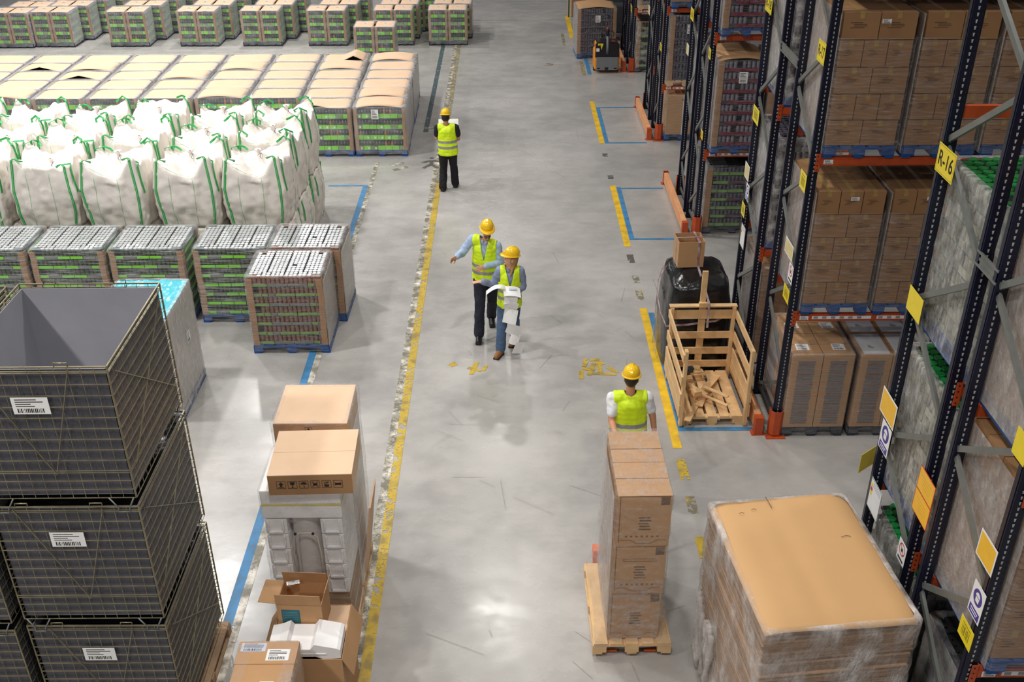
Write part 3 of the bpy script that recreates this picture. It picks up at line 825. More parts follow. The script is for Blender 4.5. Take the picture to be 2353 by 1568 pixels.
# ---------------------------------------------------------------- signs on the uprights
def textmesh(s, size):
    cu = bpy.data.curves.new('t', 'FONT'); cu.body = s; cu.size = size; cu.align_x = 'CENTER'; cu.align_y = 'CENTER'; cu.extrude = .0006; cu.offset = size * .012
    o = bpy.data.objects.new('t', cu); COL.objects.link(o)
    bpy.context.view_layer.update()
    me = bpy.data.meshes.new_from_object(o.evaluated_get(bpy.context.evaluated_depsgraph_get()))
    bpy.data.objects.remove(o); bpy.data.curves.remove(cu); return me
def sign(y0, y1, z0, z1, style, label, txt=None, x=XP - .062, cat='sign', facing='-x', tilt=0.):
    """plate on the aisle side of a post, y0<y1; its reading direction runs towards -y"""
    w, h = y1 - y0, z1 - z0
    t = thing('rack_sign', label, cat, (x, (y0 + y1) / 2, (z0 + z1) / 2))
    t.matrix_world = Matrix.Translation((x, (y0 + y1) / 2, (z0 + z1) / 2)) @ Matrix.Rotation(-PI / 2 + tilt, 4, 'Z') @ Matrix.Rotation(PI / 2, 4, 'X')
    base = {'yellow': m_yel, 'amber': m_white, 'ppe': m_white, 'proh': m_white, 'board': m_white, 'double': m_red, 'bar': m_yel, 'plain': m_yel, 'cream': m_white}[style]
    m = M(); m.bx(-w / 2, w / 2, -h / 2, h / 2, -.0015, .0015); pl = m.build('plate', base, t)
    def q(x0, x1, y0_, y1_, mat, name='print', z=.0022):
        mm = M(); mm.bx(x0, x1, y0_, y1_, .0015, z); return mm.build(name, mat, pl)
    if style == 'yellow':
        mm = M(); e = .012
        for a in ((-w / 2 + e, w / 2 - e, h / 2 - e - .002, h / 2 - e), (-w / 2 + e, w / 2 - e, -h / 2 + e, -h / 2 + e + .002), (-w / 2 + e, -w / 2 + e + .002, -h / 2 + e, h / 2 - e), (w / 2 - e - .002, w / 2 - e, -h / 2 + e, h / 2 - e)):
            mm.bx(*a, .0015, .002)
        mm.build('border', m_ink, pl)
    if txt:
        me = textmesh(txt, h * .72); me.materials.append(m_ink); o = obj('lettering', me, pl); o.location = (0, 0, .0022)
        wid = max(v.co.x for v in me.vertices) * 2; s = min(1.15, w * .82 / wid); o.scale = (s, 1, 1)
    if style in ('amber', 'cream'):
        q(-w / 2 + .015, w / 2 - .015, -h / 2 + .015, h / 2 - .015, m_amb if style == 'amber' else mk('sign_cream', (222, 206, 150), .5), 'panel')
    if style == 'double':
        for s in (-1, 1):
            q(-w / 2 + .01, w / 2 - .01, s * h / 4 - h / 4 + .008, s * h / 4 + h / 4 - .008, m_amb, 'panel', .002)
            mm = M()
            for k in range(4): mm.bx(-w * .32 + .02 * k, w * (.3 - .05 * (k % 2)), s * h / 4 + .045 - k * .03, s * h / 4 + .05 - k * .03, .002, .0026)
            mm.build('print', mk('faded_print', (212, 160, 60), .6), pl)
    if style == 'bar':
        mm = M(); xx = -w * .3; k = 0
        while xx < w * .3: mm.bx(xx, xx + .006 + .004 * (k % 3), -h * .28, h * .2, .0015, .0022); xx += .016 + .003 * (k % 2); k += 1
        mm.bx(-w * .3, w * .3, h * .28, h * .34, .0015, .0022); mm.build('print', mk('bar_print', (150, 140, 20), .6), pl)
    if style in ('ppe', 'proh'):
        r = w * .36; c = (0, h * .14); mm = M()
        rg_ = [(math.cos(2 * PI * i / 24), math.sin(2 * PI * i / 24)) for i in range(24)]
        if style == 'ppe':
            mm.prism([(c[0] + r * a, c[1] + r * b) for a, b in rg_], .0015, .0022, 0)
            mm.prism([(c[0] + r * .5 * math.cos(PI * i / 10), c[1] + r * .12 + r * .5 * math.sin(PI * i / 10)) for i in range(11)], .0022, .0028, 1)
            mm.prism([(c[0] - r * .35, c[1] - r * .6), (c[0] + r * .35, c[1] - r * .6), (c[0] + r * .4, c[1]), (c[0] - r * .4, c[1])], .0022, .0028, 1)
            mm.bx(-w * .42, w * .42, -h * .46, -h * .22, .0015, .0022, 0)
            for k in range(2): mm.bx(-w * .3, w * (.3 - .08 * k), -h * .31 - k * h * .08, -h * .28 - k * h * .08, .0022, .0028, 1)
            mm.build('pictogram', [m_signback, m_white], pl)
        else:
            for i in range(24):
                a, b = rg_[i], rg_[(i + 1) % 24]
                mm.prism([(c[0] + r * a[0], c[1] + r * a[1]), (c[0] + r * b[0], c[1] + r * b[1]), (c[0] + r * .82 * b[0], c[1] + r * .82 * b[1]), (c[0] + r * .82 * a[0], c[1] + r * .82 * a[1])], .0015, .0022, 0)
            mm.box((c[0], c[1], .002), (r * .14, r * 1.8, .001), PI / 4, 0); mm.bx(-r * .3, r * .3, c[1] - r * .4, c[1] + r * .2, .0015, .0019, 1)
            mm.bx(-w * .35, w * .35, -h * .4, -h * .3, .0015, .0022, 1)
            mm.build('pictogram', [m_red, m_ink], pl)
    if style == 'board':
        mm = M(); cs = [2, 3, 2]
        for k in range(3): mm.bx(-w * .44 + 0 * k, -w * .28, h * .28 - k * h * .14 - .02, h * .28 - k * h * .14 + .02, .0015, .0022, k % 2)
        for k in range(3): mm.bx(-w * .26, w * .4, h * .4 - k * h * .06, h * .41 - k * h * .06, .0015, .0022, 2)
        mm.build('print', [m_yel, m_red, m_signback], pl)
        mm = M()
        for a in ((-w / 2, w / 2, h / 2 - .006, h / 2), (-w / 2, w / 2, -h / 2, -h / 2 + .006), (-w / 2, -w / 2 + .006, -h / 2, h / 2), (w / 2 - .006, w / 2, -h / 2, h / 2)): mm.bx(*a, .0015, .004)
        mm.build('board_frame', m_galv, pl)
    return t
sign(7.74, 8.10, 5.06, 5.30, 'yellow', 'yellow sign reading R-16 on the nearest rack', 'R-16')
sign(7.77, 8.09, 3.77, 4.0, 'plain', 'blank yellow sign below the R-16 sign')
sign(7.82, 8.20, 2.62, 2.88, 'amber', 'amber sign with white border low on the R-16 post')
sign(7.83, 8.07, 2.30, 2.60, 'ppe', 'blue and white safety helmet sign under the low amber sign')
sign(7.74, 8.04, 1.6, 1.94, 'board', 'white board with coloured squares low on the R-16 post')
sg = sign(8.14, 8.4, 1.86, 2.08, 'plain', 'yellow plate sticking out beyond the R-16 post', tilt=-.9, x=XP - .045)
sign(6.79, 7.13, 2.30, 2.76, 'double', 'red edged double amber sign between the two nearest frames')
sign(7.02, 7.2, 1.68, 1.9, 'proh', 'white prohibition sign with a red ring above the big cardboard pile')
sign(5.71, 5.9, 3.79, 4.01, 'plain', 'blank yellow sign at the right picture edge')
sign(5.7, 5.98, 2.79, 3.03, 'amber', 'amber sign with white border on the nearest post')
sign(5.68, 5.88, 2.32, 2.62, 'ppe', 'blue and white safety helmet sign on the nearest post')
sign(5.69, 5.92, 2.03, 2.22, 'bar', 'yellow bar code sign on the nearest post')
sign(11.5, 11.8, 5.0, 5.24, 'yellow', 'yellow sign reading R-17 on the second nearest rack', 'R-17')
sign(11.51, 11.77, 3.48, 3.7, 'bar', 'yellow printed sign below the R-17 sign')
sign(11.62, 12.0, 2.52, 2.72, 'cream', 'faded amber sign on the R-17 post')
sign(11.5, 11.7, 2.26, 2.5, 'proh', 'small white prohibition sign on the R-17 post')
sign(11.53, 11.8, 1.97, 2.16, 'bar', 'lowest yellow bar code sign on the R-17 post')
sign(14.1, 14.47, 4.98, 5.2, 'yellow', 'yellow sign reading R-18 at the top edge', 'R-18')
sign(14.11, 14.47, 3.45, 3.67, 'bar', 'yellow printed sign below the R-18 sign')
sign(14.28, 14.57, 2.55, 2.78, 'cream', 'pale cream sign on the R-18 post')
sign(14.17, 14.36, 2.28, 2.53, 'ppe', 'small blue and white safety sign on the R-18 post')
sign(14.28, 14.5, 1.98, 2.18, 'bar', 'small yellow sign above the white board on the R-18 post')
sign(14.1, 14.37, 1.54, 1.88, 'board', 'white board with coloured squares on the R-18 post')
sign(19.9, 20.25, 3.58, 3.8, 'bar', 'yellow printed sign on the far post of the third rack')
sign(20.13, 20.4, 2.88, 3.08, 'cream', 'pale cream sign on the far post of the third rack')
sign(17.93, 18.13, 3.38, 3.56, 'bar', 'upper yellow sign on the near post of the third rack')
sign(17.98, 18.18, 1.92, 2.08, 'bar', 'lower yellow sign on the near post of the third rack')
sign(26.0, 26.3, 2.36, 2.56, 'cream', 'pale cream sign on the far post of the fourth rack')
sign(23.67, 23.95, 2.06, 2.22, 'bar', 'yellow sign on the near post of the fourth rack')
sign(29.7, 30.0, 1.62, 1.8, 'bar', 'tiny yellow sign on the post of the farthest rack')

# ---------------------------------------------------------------- loads in the racks
def carton_mesh(w, d, h, seed, lines=4, tape=True, lt=0):
    m = M(); r = random.Random(seed); e = .003
    m.bx(-w / 2 + e, w / 2 - e, -d / 2 + e, d / 2 - e, e, h - e, 0)
    if tape: m.bx(-.025, .025, -d / 2, d / 2, h - e, h - e + .001, 2); m.bx(-.025, .025, -d / 2 + e - .001, -d / 2 + e, h - .07, h - e, 2)
    m.bx(-w / 2 + e, w / 2 - e, -.0015, .0015, h - e, h - e + .0015, 1)
    for s in (-1, 1):
        y = s * (d / 2 - e); z = h * .62
        for k in range(lines):
            L = w * r.uniform(.22, .4); x = -w * .2 if k % 3 else -w * .3
            m.bx(x, x + L, min(y, y + s * .001), max(y, y + s * .001), z - .003, z + .003, 1); z -= .018
    for s in (-1, 1):
        x = s * (w / 2 - e); z = h * .6
        for k in range(3):
            m.bx(min(x, x + s * .001), max(x, x + s * .001), -d * .25, d * r.uniform(0, .25), z - .003, z + .003, 1); z -= .02
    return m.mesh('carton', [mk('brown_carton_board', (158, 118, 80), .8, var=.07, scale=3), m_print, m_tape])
CM = {}
def carton(parent, w, d, h, x, y, z, seed=0, rz=0., **k):
    key = (round(w, 3), round(d, 3), round(h, 3), seed % 3)
    if key not in CM: CM[key] = carton_mesh(w, d, h, seed, **k)
    o = obj('carton', CM[key], parent); o.location = (x, y, z); o.rotation_euler = (0, 0, rz); return o
def carton_load(pattern, w=.82, d=1.16, th=.3, pal=None, seed=0, flm=None, label=True, wood=m_blue, haze_side=True):
    t = thing('carton_pallet', 'x', 'pallet load'); r = random.Random(seed)
    pallet(t, w, d + .02, wood, nb=5)
    z = .147
    for i, n in enumerate(pattern):
        ny = {2: 3, 3: 2, 1: 2}[n]; cw, cdp = (w - .01) / n, (d - .01) / ny; dx = r.uniform(-.008, .008)
        for a in range(n):
            for b in range(ny):
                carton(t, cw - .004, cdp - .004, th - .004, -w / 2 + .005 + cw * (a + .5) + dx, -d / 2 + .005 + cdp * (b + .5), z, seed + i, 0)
        z += th
    if label: paper(t, (w * .08 if pattern[-1] == 2 else .03, -d / 2 - .002, z - .1), .1, .045)
    film(t, w + .03, d + .04, .05, z - th * (.9 if label else -.02), flm or m_film, lip=0 if label else .05, seed=seed, amp=.008, nz=22, nx=8)
    m = M(); m.bx(-w / 2 - .03, -w / 2 - .026, -d / 2 - .01, d / 2 + .01, .06, z - .02); m.build('side_film_layer', m_films, t)
    return t, z
cy = lambda k, f: (rows[k][0] + rows[k][1]) / 2 if f else (rows[k][2] + rows[k][3]) / 2
XB = (4.09, 5.0, 5.9)
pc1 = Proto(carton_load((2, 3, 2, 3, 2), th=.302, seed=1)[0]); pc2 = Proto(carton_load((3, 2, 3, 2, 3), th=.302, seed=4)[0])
GC = 'film wrapped carton pallets in the racks'
posw = ('left', 'middle', 'right')
for i, x in enumerate(XB):
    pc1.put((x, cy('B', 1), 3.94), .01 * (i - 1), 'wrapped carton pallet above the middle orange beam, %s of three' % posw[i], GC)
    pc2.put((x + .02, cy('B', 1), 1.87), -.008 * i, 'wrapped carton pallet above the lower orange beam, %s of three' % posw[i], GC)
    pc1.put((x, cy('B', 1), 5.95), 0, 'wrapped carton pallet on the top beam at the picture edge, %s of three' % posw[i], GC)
# floor level of the second rack
def window_stack(white, seed):
    t = thing('window_carton_pallet', 'x', 'pallet load'); w, d, h = .82, 1.16, 1.12
    pallet(t, w, d, m_dkpal, nb=5)
    for a in (-1, 1):
        for b in (-1, 1):
            m = M(); x, y = a * .206, b * .29
            m.bx(x - .2, x + .2, y - .285, y + .285, .147, .147 + h, 0)
            if b < 0:
                for k in range(26):
                    z = .2 + k * .038; m.bx(x - .11 + .004 * math.sin(k * 2.2), x + .11 + .006 * math.sin(k * 1.3), y - .2875, y - .285, z, z + .031, 3 if k % 4 == 0 else 1)
            if a < 0:
                for k in range(26):
                    z = .2 + k * .038; m.bx(x - .2025, x - .2, y - .18, y + .18, z, z + .031, 1)
            m.bx(x - .2, x + .2, y - .0015, y + .0015, .147 + h, .149 + h, 2)
            if white: m.bx(x - .17, x + .17, y - .26, y + .26, .147 + h, .15 + h, 4)
            o = m.build('tall_carton', [m_card, mk('greyed_stack', (124, 120, 122), .7, var=.15, scale=30), m_print, mk('reddish_stack', (132, 112, 106), .7, var=.2, scale=30), m_white], t, .004)
            paper(t, (x + .03 * a, y - .08, .1505 + h), .17 if not white else .1, .16 if not white else .08, 'up', rot=.05 * b)
    film(t, w + .02, d + .02, .05, .147 + h, m_film, lip=.06, seed=seed, amp=.005)
    return t
pw = Proto(window_stack(False, 3)); pw2 = Proto(window_stack(True, 4))
pw.put((4.09, cy('B', 1), 0), 0, 'tall brown cartons with grey windows on the floor under the lower beam, left', 'tall window cartons at floor level')
pw2.put((4.99, cy('B', 1), 0), 0, 'tall cartons with white printed tops on the floor, right of the brown ones', 'tall window cartons at floor level')
pc3 = Proto(carton_load((2, 2, 2, 2), w=.82, th=.36, seed=8, label=False, flm=m_film)[0])
pc3.put((4.09, cy('B', 0), 0), 0, 'carton pallet with labelled boxes on the floor behind the R-17 post', GC)
for i in range(3): paper(pc3.root, (-.1, -.35 + .35 * i, 1.59), .14, .12, 'up')

# wrapped bottle loads with glossy film
def pack_load(mats, w, d, n, th, seed, flm, pal=m_blue, board=True, sheet=False, lidm=None, lidr=.04, side=True, lab=True):
    t = thing('wrapped_pack_pallet', 'x', 'pallet load'); pallet(t, w, d, pal, nb=5)
    mes = [jar_tier(w - .05, d - .05, th, mats, seed + s, r=.036, tray=th * .35) for s in range(2)]
    for i in range(n):
        o = obj('can_tier', mes[i % 2], t); o.location = (0, 0, .146 + th * i)
    z = .146 + th * n
    if board: corner_boards(t, w, d, .145, z, seed=seed, lw=.1)
    if sheet: top_sheet(t, w, d, z + .02, seed, 3, m_card)
    elif lidm: lids(w - .06, d - .06, z + .02, lidr, 'lid', t, [lidm, m_dark], 0, seed)
    if side: m = M(); m.bx(-w / 2 - .012, -w / 2 - .008, -d / 2, d / 2, .1, z); m.build('side_film_layer', m_films, t)
    film(t, w + .02, d + .02, .04, z + .01, flm, lip=.06, seed=seed, amp=.014, nz=18)
    if lab: paper(t, (.02, -d / 2 - .03, z - .28), .15, .2)
    return t
m_purp = mk('dark_tray', (92, 66, 78), .6, var=.3, scale=12)
m_can = mk('pale_can', (150, 146, 160), .35, .3, var=.3, scale=20); m_canr = mk('red_can_print', (128, 44, 62), .4, var=.3, scale=16)
m_cand = mk('dark_can', (92, 88, 100), .35, .2, var=.4, scale=20); m_grn = mk('green_lid', (26, 128, 62), .3, var=.25, scale=12)
m_veg = mk('mixed_vegetable_jars', (40, 56, 44), .35, var=.6, scale=6, col2=(196, 196, 176))
pr = Proto(pack_load([m_canr, m_purp, m_dark, m_can, m_cand], .84, 1.14, 8, .192, 60, m_film, sheet=True))
GR = 'wrapped pallets of pale and red cans in the third rack'
pr.put((4.12, cy('C', 1) - .05, 1.68), 0, 'pallet of red and pale cans with bowed cardboard top, third rack lower level', GR)
pr.put((4.12, cy('C', 1) - .05, 3.78), 0, 'pallet of red and pale cans on a blue pallet, third rack middle level', GR)
pr.put((5.05, cy('C', 1) - .05, 1.68), 0, 'second pallet of red and pale cans in the third rack, right of the bowed top', GR)
pdk = Proto(pack_load([m_green2, m_purp, m_dark, m_cand, m_dark], 1.14, 1.14, 7, .17, 63, m_film, pal=m_dkpal, lab=False))
pdk.put((4.3, cy('C', 1) + .2, 0), 0, 'dark wrapped pallet with green flecks on the floor under the third rack')
psv = Proto(pack_load([m_tray, m_lid, m_dark, m_can, m_lid], .84, 1.06, 8, .185, 66, m_filmv, lidm=m_cand, board=False, lab=False))
GS = 'silvery wrapped bottle pallets in the rear of the second rack'
psv.put((4.1, cy('B', 0), 3.94), 0, 'silvery film wrapped pallet high behind the R-17 post', GS)
psv.put((4.1, cy('B', 0), 1.87), 0, 'silvery film wrapped pallet with shiny bottle tops, below the high one', GS)
psv.put((4.1, cy('C', 0), 1.68), 0, 'silvery film wrapped pallet at the rear of the third rack', GS)
psv.put((4.1, cy('C', 0), 3.78), 0, 'silvery film wrapped pallet high at the rear of the third rack', GS)
pdc = Proto(pack_load([m_cand, m_purp, m_dark, m_cand, m_can], .84, 1.1, 8, .18, 69, m_film, pal=m_wood))
pdc.put((4.12, cy('D', 1), 1.30), 0, 'tall dark can pallet on a bare wood pallet in the fourth rack')
pdc.put((4.12, cy('D', 0), 1.30), 0, 'dark can pallet at the rear of the fourth rack')
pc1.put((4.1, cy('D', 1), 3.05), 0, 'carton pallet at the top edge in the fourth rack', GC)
# one big plain carton on a blue pallet
t = thing('boxed_pallet', 'single big brown carton with holes under the dark can pallet', 'pallet load', (4.12, cy('D', 1), 0))
pallet(t, .84, 1.1, m_blue, nb=5)
m = M(); m.bx(-.38, .38, -.52, .52, .146, 1.08, 0); m.bx(-.36, -.34, -.523, -.52, .2, 1.05, 1); m.cone((.0, -.525, .98), (.0, -.519, .98), .03, .03, 12, 2)
m.cone((-.22, 0, 1.08), (-.22, 0, 1.083), .03, .03, 10, 2); m.cone((.1, .2, 1.08), (.1, .2, 1.083), .03, .03, 10, 2); m.cone((.12, -.2, 1.08), (.12, -.2, 1.083), .03, .03, 10, 2)
m.build('carton', [m_card, m_tape, m_dark], t, .006); film(t, .82, 1.1, .05, 1.08, m_film, seed=5, amp=.01)
m = M(); m.bx(-.008, .008, -.545, -.54, .1, 1.1); m.build('white_band', m_white, t)
t = pack_load([m_green, m_green2, m_dark, m_bottle, m_amber], .84, 1.1, 6, .21, 72, m_filmv, pal=m_dkpal, lab=False)
t.name = 'bottle_pallet'; t.location = (4.12, cy('E', 1), 0); t['label'] = 'green and brown bottle pallet on the floor of the farthest rack'
t = pack_load([m_tray, m_card, m_dark, m_cand, m_dark], .84, 1.1, 6, .21, 74, m_filmv, pal=m_wood, lab=False)
t.location = (4.12, cy('E', 1), 1.74); t['label'] = 'loosely wrapped pallet on the beam of the farthest rack'
# green lidded vegetable jars, nearest rack
pv = Proto(pack_load([m_veg, m_tray, m_dark, m_veg, m_grn], .84, 1.2, 7, .195, 80, m_filmv, lidm=m_grn, board=False, lab=False, lidr=.045, side=False))
GV = 'wrapped pallets of green lidded jars in the nearest rack'
for li, (z, lv) in enumerate(((0, 'floor'), (1.84, 'lower beam'), (3.62, 'middle beam'))):
    for i, x in enumerate(XB):
        if li == 0 and i: continue
        pv.put((x, cy('A', 0), z), 0, 'wrapped green lidded jars, nearest rack, %s level, %s of the row' % (lv, posw[i]), GV)
for i, x in enumerate(XB[:2]):
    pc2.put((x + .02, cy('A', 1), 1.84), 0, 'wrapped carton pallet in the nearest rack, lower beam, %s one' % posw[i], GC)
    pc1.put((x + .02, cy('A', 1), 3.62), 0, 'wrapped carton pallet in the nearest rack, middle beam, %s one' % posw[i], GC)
pdk.put((4.35, cy('A', 1), 0), 0, 'dark wrapped pallet on the floor behind the big cardboard pile')
# ---------------------------------------------------------------- wire mesh cages, stacked
def cage(w, d, H, first=False):
    t = thing('mesh_container', 'x', 'wire container'); X, Y = w / 2, d / 2; z0 = .14; zs = z0 + .25
    def face(ax, s, name):
        m = M(); L = w if ax == 'x' else d; O = (Y if ax == 'x' else X) * s
        def P(a, z, o=0.): return (a, O + o * s, z) if ax == 'x' else (O + o * s, a, z)
        n = round(L / .1)
        for i in range(n + 1): 
            a = -L / 2 + L * i / n; m.bar(P(a, z0, .0), P(a, H, .0), .004, .004, (1, .01, 0))
        z = zs + .02; k = 0
        while z < H - .03: m.bar(P(-L / 2, z, .004), P(L / 2, z, .004), .007, .007); z += .1
        for z in (z0, z0 + .085, z0 + .17, zs, H - .035): m.bar(P(-L / 2, z, .004), P(L / 2, z, .004), .006, .006)
        m.bar(P(-L / 2, H, 0), P(L / 2, H, 0), .011, .011)
        m.build(name, m_wire, t)
        m = M()
        if ax == 'x':
            for a, b in (((-.34 * L, H - .02), (.02 * L, zs - .01)), ((.02 * L, zs - .01), (.26 * L, H - .02))): m.bar(P(a[0], a[1], .011), P(b[0], b[1], .011), .008, .006)
        else:
            for a, b in (((-.42 * L, H - .1), (.42 * L, zs)), ((.42 * L, H - .08), (-.42 * L, zs))): m.bar(P(a[0], a[1], .011), P(b[0], b[1], .011), .007, .007)
        m.build('diagonal_brace', m_wire, t)
    face('x', -1, 'mesh_side'); face('x', 1, 'mesh_side'); face('y', -1, 'mesh_side'); face('y', 1, 'mesh_side')
    for sx in (-1, 1):
        for sy in (-1, 1):
            m = M(); m.cone((sx * X, sy * Y, z0), (sx * X, sy * Y, H), .008, .008, 6); m.build('corner_rod', m_wire, t)
            m = M(); x, y = sx * (X - .12), sy * (Y + .006)
            m.tube([(x - .1 * sx, y, z0), (x - .04 * sx, y, z0 - .1), (x - .04 * sx, y + .01 * sy, z0 - .135), (x + .05 * sx, y + .01 * sy, z0 - .135), (x + .05 * sx, y, z0 - .1), (x + .1 * sx, y, z0)], .007, 5); m.build('stacking_foot', m_galv, t)
    for sy in (-1, 1):
        for a in (-.28, .22):
            m = M(); m.tube([(a * w - .05, sy * Y, H), (a * w - .05, sy * Y, H + .035), (a * w + .05, sy * Y, H + .035), (a * w + .05, sy * Y, H)], .006, 5); m.build('stacking_loop', m_wire, t)
    m = M(); e = .018; b = z0 + .02
    m.bx(-X + e, X - e, -Y + e, Y - e, b, b + .005, 0)
    for g, mi in ((e, 1), (e + .006, 0)):
        for q in ((-X + g, X - g, -Y + g, -Y + g + .005), (-X + g, X - g, Y - g - .005, Y - g), (-X + g, -X + g + .005, -Y + g, Y - g), (X - g - .005, X - g, -Y + g, Y - g)): m.bx(*q, b + .005, H - .03, mi)
    m.build('grey_liner', [m_lining, mk('liner_outside_shade', (74, 74, 82), .45, var=.1, scale=2)], t)  # light and shade put into the liner colours: lit inside, shaded outside
    paper(t, (-.03, -Y - .014, H - .33), .28, .15, name='document_pouch')
    return t
W_, D_, H_ = 1.2, 1.38, 1.36
pk = Proto(cage(W_, D_, H_, True)); GM = 'stacked wire mesh containers with grey liners'
cx0, cy0 = -3.58, 7.26
lev = ('bottom', 'middle', 'top')
pt_ = thing('wood_pallet', 'weathered wood pallet under the front wire container stack', 'pallet', (cx0 + .02, cy0, 0)); pallet(pt_, 1.25, 1.42, m_wood_d)
pt2 = thing('wood_pallet', 'weathered wood pallet under the left wire container stack', 'pallet', (cx0 - 1.29, cy0 - .05, 0)); pallet(pt2, 1.25, 1.42, m_wood_d)
for i in range(3):
    pk.put((cx0 + .0 * i, cy0, .144 + i * 1.31), .004 * (i - 1), '%s wire container of the front stack, beside the blue floor line' % lev[i].capitalize(), GM)
for i in range(3):
    pk.put((cx0 - 1.29, cy0 - .05, .144 + i * 1.31), 0, '%s wire container of the stack at the left picture edge' % lev[i].capitalize(), GM)
# goods filling the lower cages
for i in range(2):
    for sx, xx in (('front', cx0), ('left', cx0 - 1.29)):
        m = M()
        def fz(u, v, s=i): return ((u - .5) * 1.12, (v - .5) * 1.3, .0 + .03 * nz3(u * 6, v * 6, s, 5) + .02 * nz3(u * 15, v * 15, s, 2))
        m.grid(fz, 24, 24); m.bx(-.55, .55, -.63, .63, -.9, -.03)
        o = m.build('plastic_bag_fill', mk('black_plastic', (24, 24, 26), .25, var=.3), None); o.location = (xx, cy0 - (.05 if sx == 'left' else 0), .144 + i * 1.31 + 1.24)
        tag(o, 'black plastic bags filling the %s wire container of the %s stack' % (lev[i], sx), 'plastic bags')
m = M(); m.sph((0, 0, .04), (.09, .05, .04), 10, 6); m.sph((.13, .02, .03), (.08, .05, .035), 10, 6)
o = m.build('crumpled_paper', m_card_lt); o.location = (-3.35, 6.72, .144 + 2 * 1.31 + .2); tag(o, 'crumpled paper scraps on the floor of the top wire container', 'paper')

# ---------------------------------------------------------------- wrapped load with a blue top
t = thing('blue_topped_pallet', 'film wrapped pallet with turquoise plastic top behind the wire containers', 'pallet load', (-5.0, 12.53, 0))
pallet(t, 1.02, 1.22, m_blue)
m = M(); 
for k in range(4): m.bx(-.49, .49, -.59, .59, .147 + .355 * k, .147 + .355 * k + .35, 0)
m.build('carton', [mk('grey_beige_carton', (186, 172, 164), .7)], t, .006)
m = M(); m.grid(lambda u, v: ((u - .5) * 1.0, (v - .5) * 1.2, 1.585 + .018 * nz3(u * 7, v * 4, 0, 8) + .012 * nz3(u * 16, v * 9, 0, 9)), 40, 40)
m.build('top_cover', mk('turquoise_plastic', (88, 190, 206), .2, var=.12, scale=12), t)
m = M(); m.bx(.498, .502, -.6, .6, .05, 1.57); m.build('side_film_layer', m_filmh, t)
film(t, 1.02, 1.22, .04, 1.6, m_filmv, lip=.05, seed=3, amp=.012)
paper(t, (.53, .1, .95), .14, .16, '+x')

# ---------------------------------------------------------------- stack on the white line
def icon_strip(parent, y, z0, x0, n=6, s=.085, gap=.105):
    m = M()
    def T(cx): return Matrix.Translation((cx, y, z0)) @ Matrix.Rotation(PI / 2, 4, 'X')
    for k in range(n):
        cx = x0 + k * gap; t_ = T(cx); h = s / 2
        for a in ((-h, h, h - .003, h), (-h, h, -h, -h + .003), (-h, -h + .003, -h, h), (h - .003, h, -h, h)): m.prism([(a[0], a[2]), (a[1], a[2]), (a[1], a[3]), (a[0], a[3])], 0, .0015, 0, t_)
        def p(poly): m.prism([(u * h, v * h) for u, v in poly], 0, .0015, 0, t_)
        if k == 0: p([(-.25, -.45), (.25, -.45), (.25, .1), (.55, .1), (0, .75), (-.55, .1), (-.25, .1)]); p([(-.6, -.75), (.6, -.75), (.6, -.6), (-.6, -.6)])
        if k == 1: p([(-.55, .7), (-.45, .1), (-.08, -.1), (-.08, -.6), (-.4, -.75), (.4, -.75), (.08, -.6), (.08, -.1), (.45, .1), (.55, .7)])
        if k == 2: p([(.7 * math.cos(PI * i / 10), .05 + .6 * math.sin(PI * i / 10)) for i in range(11)]); p([(-.05, -.7), (.05, -.7), (.05, .1), (-.05, .1)]); p([(.05, -.7), (.25, -.7), (.25, -.6), (.05, -.6)])
        if k == 3: p([(-.7, -.62), (-.62, -.7), (.7, .62), (.62, .7)]); p([(-.7, .62), (-.62, .7), (.7, -.62), (.62, -.7)]); p([(-.45, -.3), (.45, -.3), (.45, .3), (-.45, .3)])
        if k == 4: p([(-.5, -.7), (.5, -.7), (.5, -.1), (-.5, -.1)]); p([(-.6, .5), (.6, .5), (.6, .6), (-.6, .6)]); p([(-.6, .1), (-.5, 0), (.6, .5), (.5, .6)])
        if k == 5: p([(-.7, .4), (-.7, .1), (.7, -.4), (.7, -.1)]); p([(-.7, -.4), (-.7, -.1), (.7, .4), (.7, .1)]); p([(-.35, -.25), (.35, -.25), (.35, .25), (-.35, .25)])
    m.build('handling_symbols', m_ink, parent)
xc = -1.97
t = thing('foam_stack_pallet', 'pallet of white foam blocks on brown cartons, under the box with handling symbols', 'pallet load', (xc, 8.1, 0))
pallet(t, .78, .74, m_wood, nb=5)
for k in range(2):
    m = M(); m.bx(-.37, .37, -.35, .35, .147 + .3 * k, .44 + .3 * k, 0); m.bx(-.372, .372, -.352, .352, .36 + .3 * k, .385 + .3 * k, 1)
    m.bx(.2, .3, -.353, -.352, .2 + .3 * k, .3 + .3 * k, 2); m.build('carton', [m_card_dk, mk('olive_tape', (150, 148, 112), .4), m_ink], t, .005)
for k in range(5):
    m = M(); z = .75 + .19 * k
    for sx in (-1, 1):
        m.bx(min(sx * .16, sx * .37), max(sx * .16, sx * .37), -.35, .35, z, z + .18)
        m.bx(min(sx * .20, sx * .34), max(sx * .20, sx * .34), -.375, -.35, z + .02, z + .05); m.bx(min(sx * .19, sx * .21), max(sx * .19, sx * .21), -.37, -.35, z + .05, z + .17); m.bx(min(sx * .33, sx * .35), max(sx * .33, sx * .35), -.37, -.35, z + .05, z + .17)
    m.bx(-.16, .16, -.2, .3, z, z + .18)
    m.build('foam_block', m_foam, t, .008)
m = M(); m.grid(lambda u, v: ((u - .5) * .3, -.2 - .13 * math.sin(u * PI) ** .6, .78 + v * .92), 12, 6); m.build('curved_back_panel', mk('pale_grey_panel', (206, 200, 198), .5, var=.04), t)
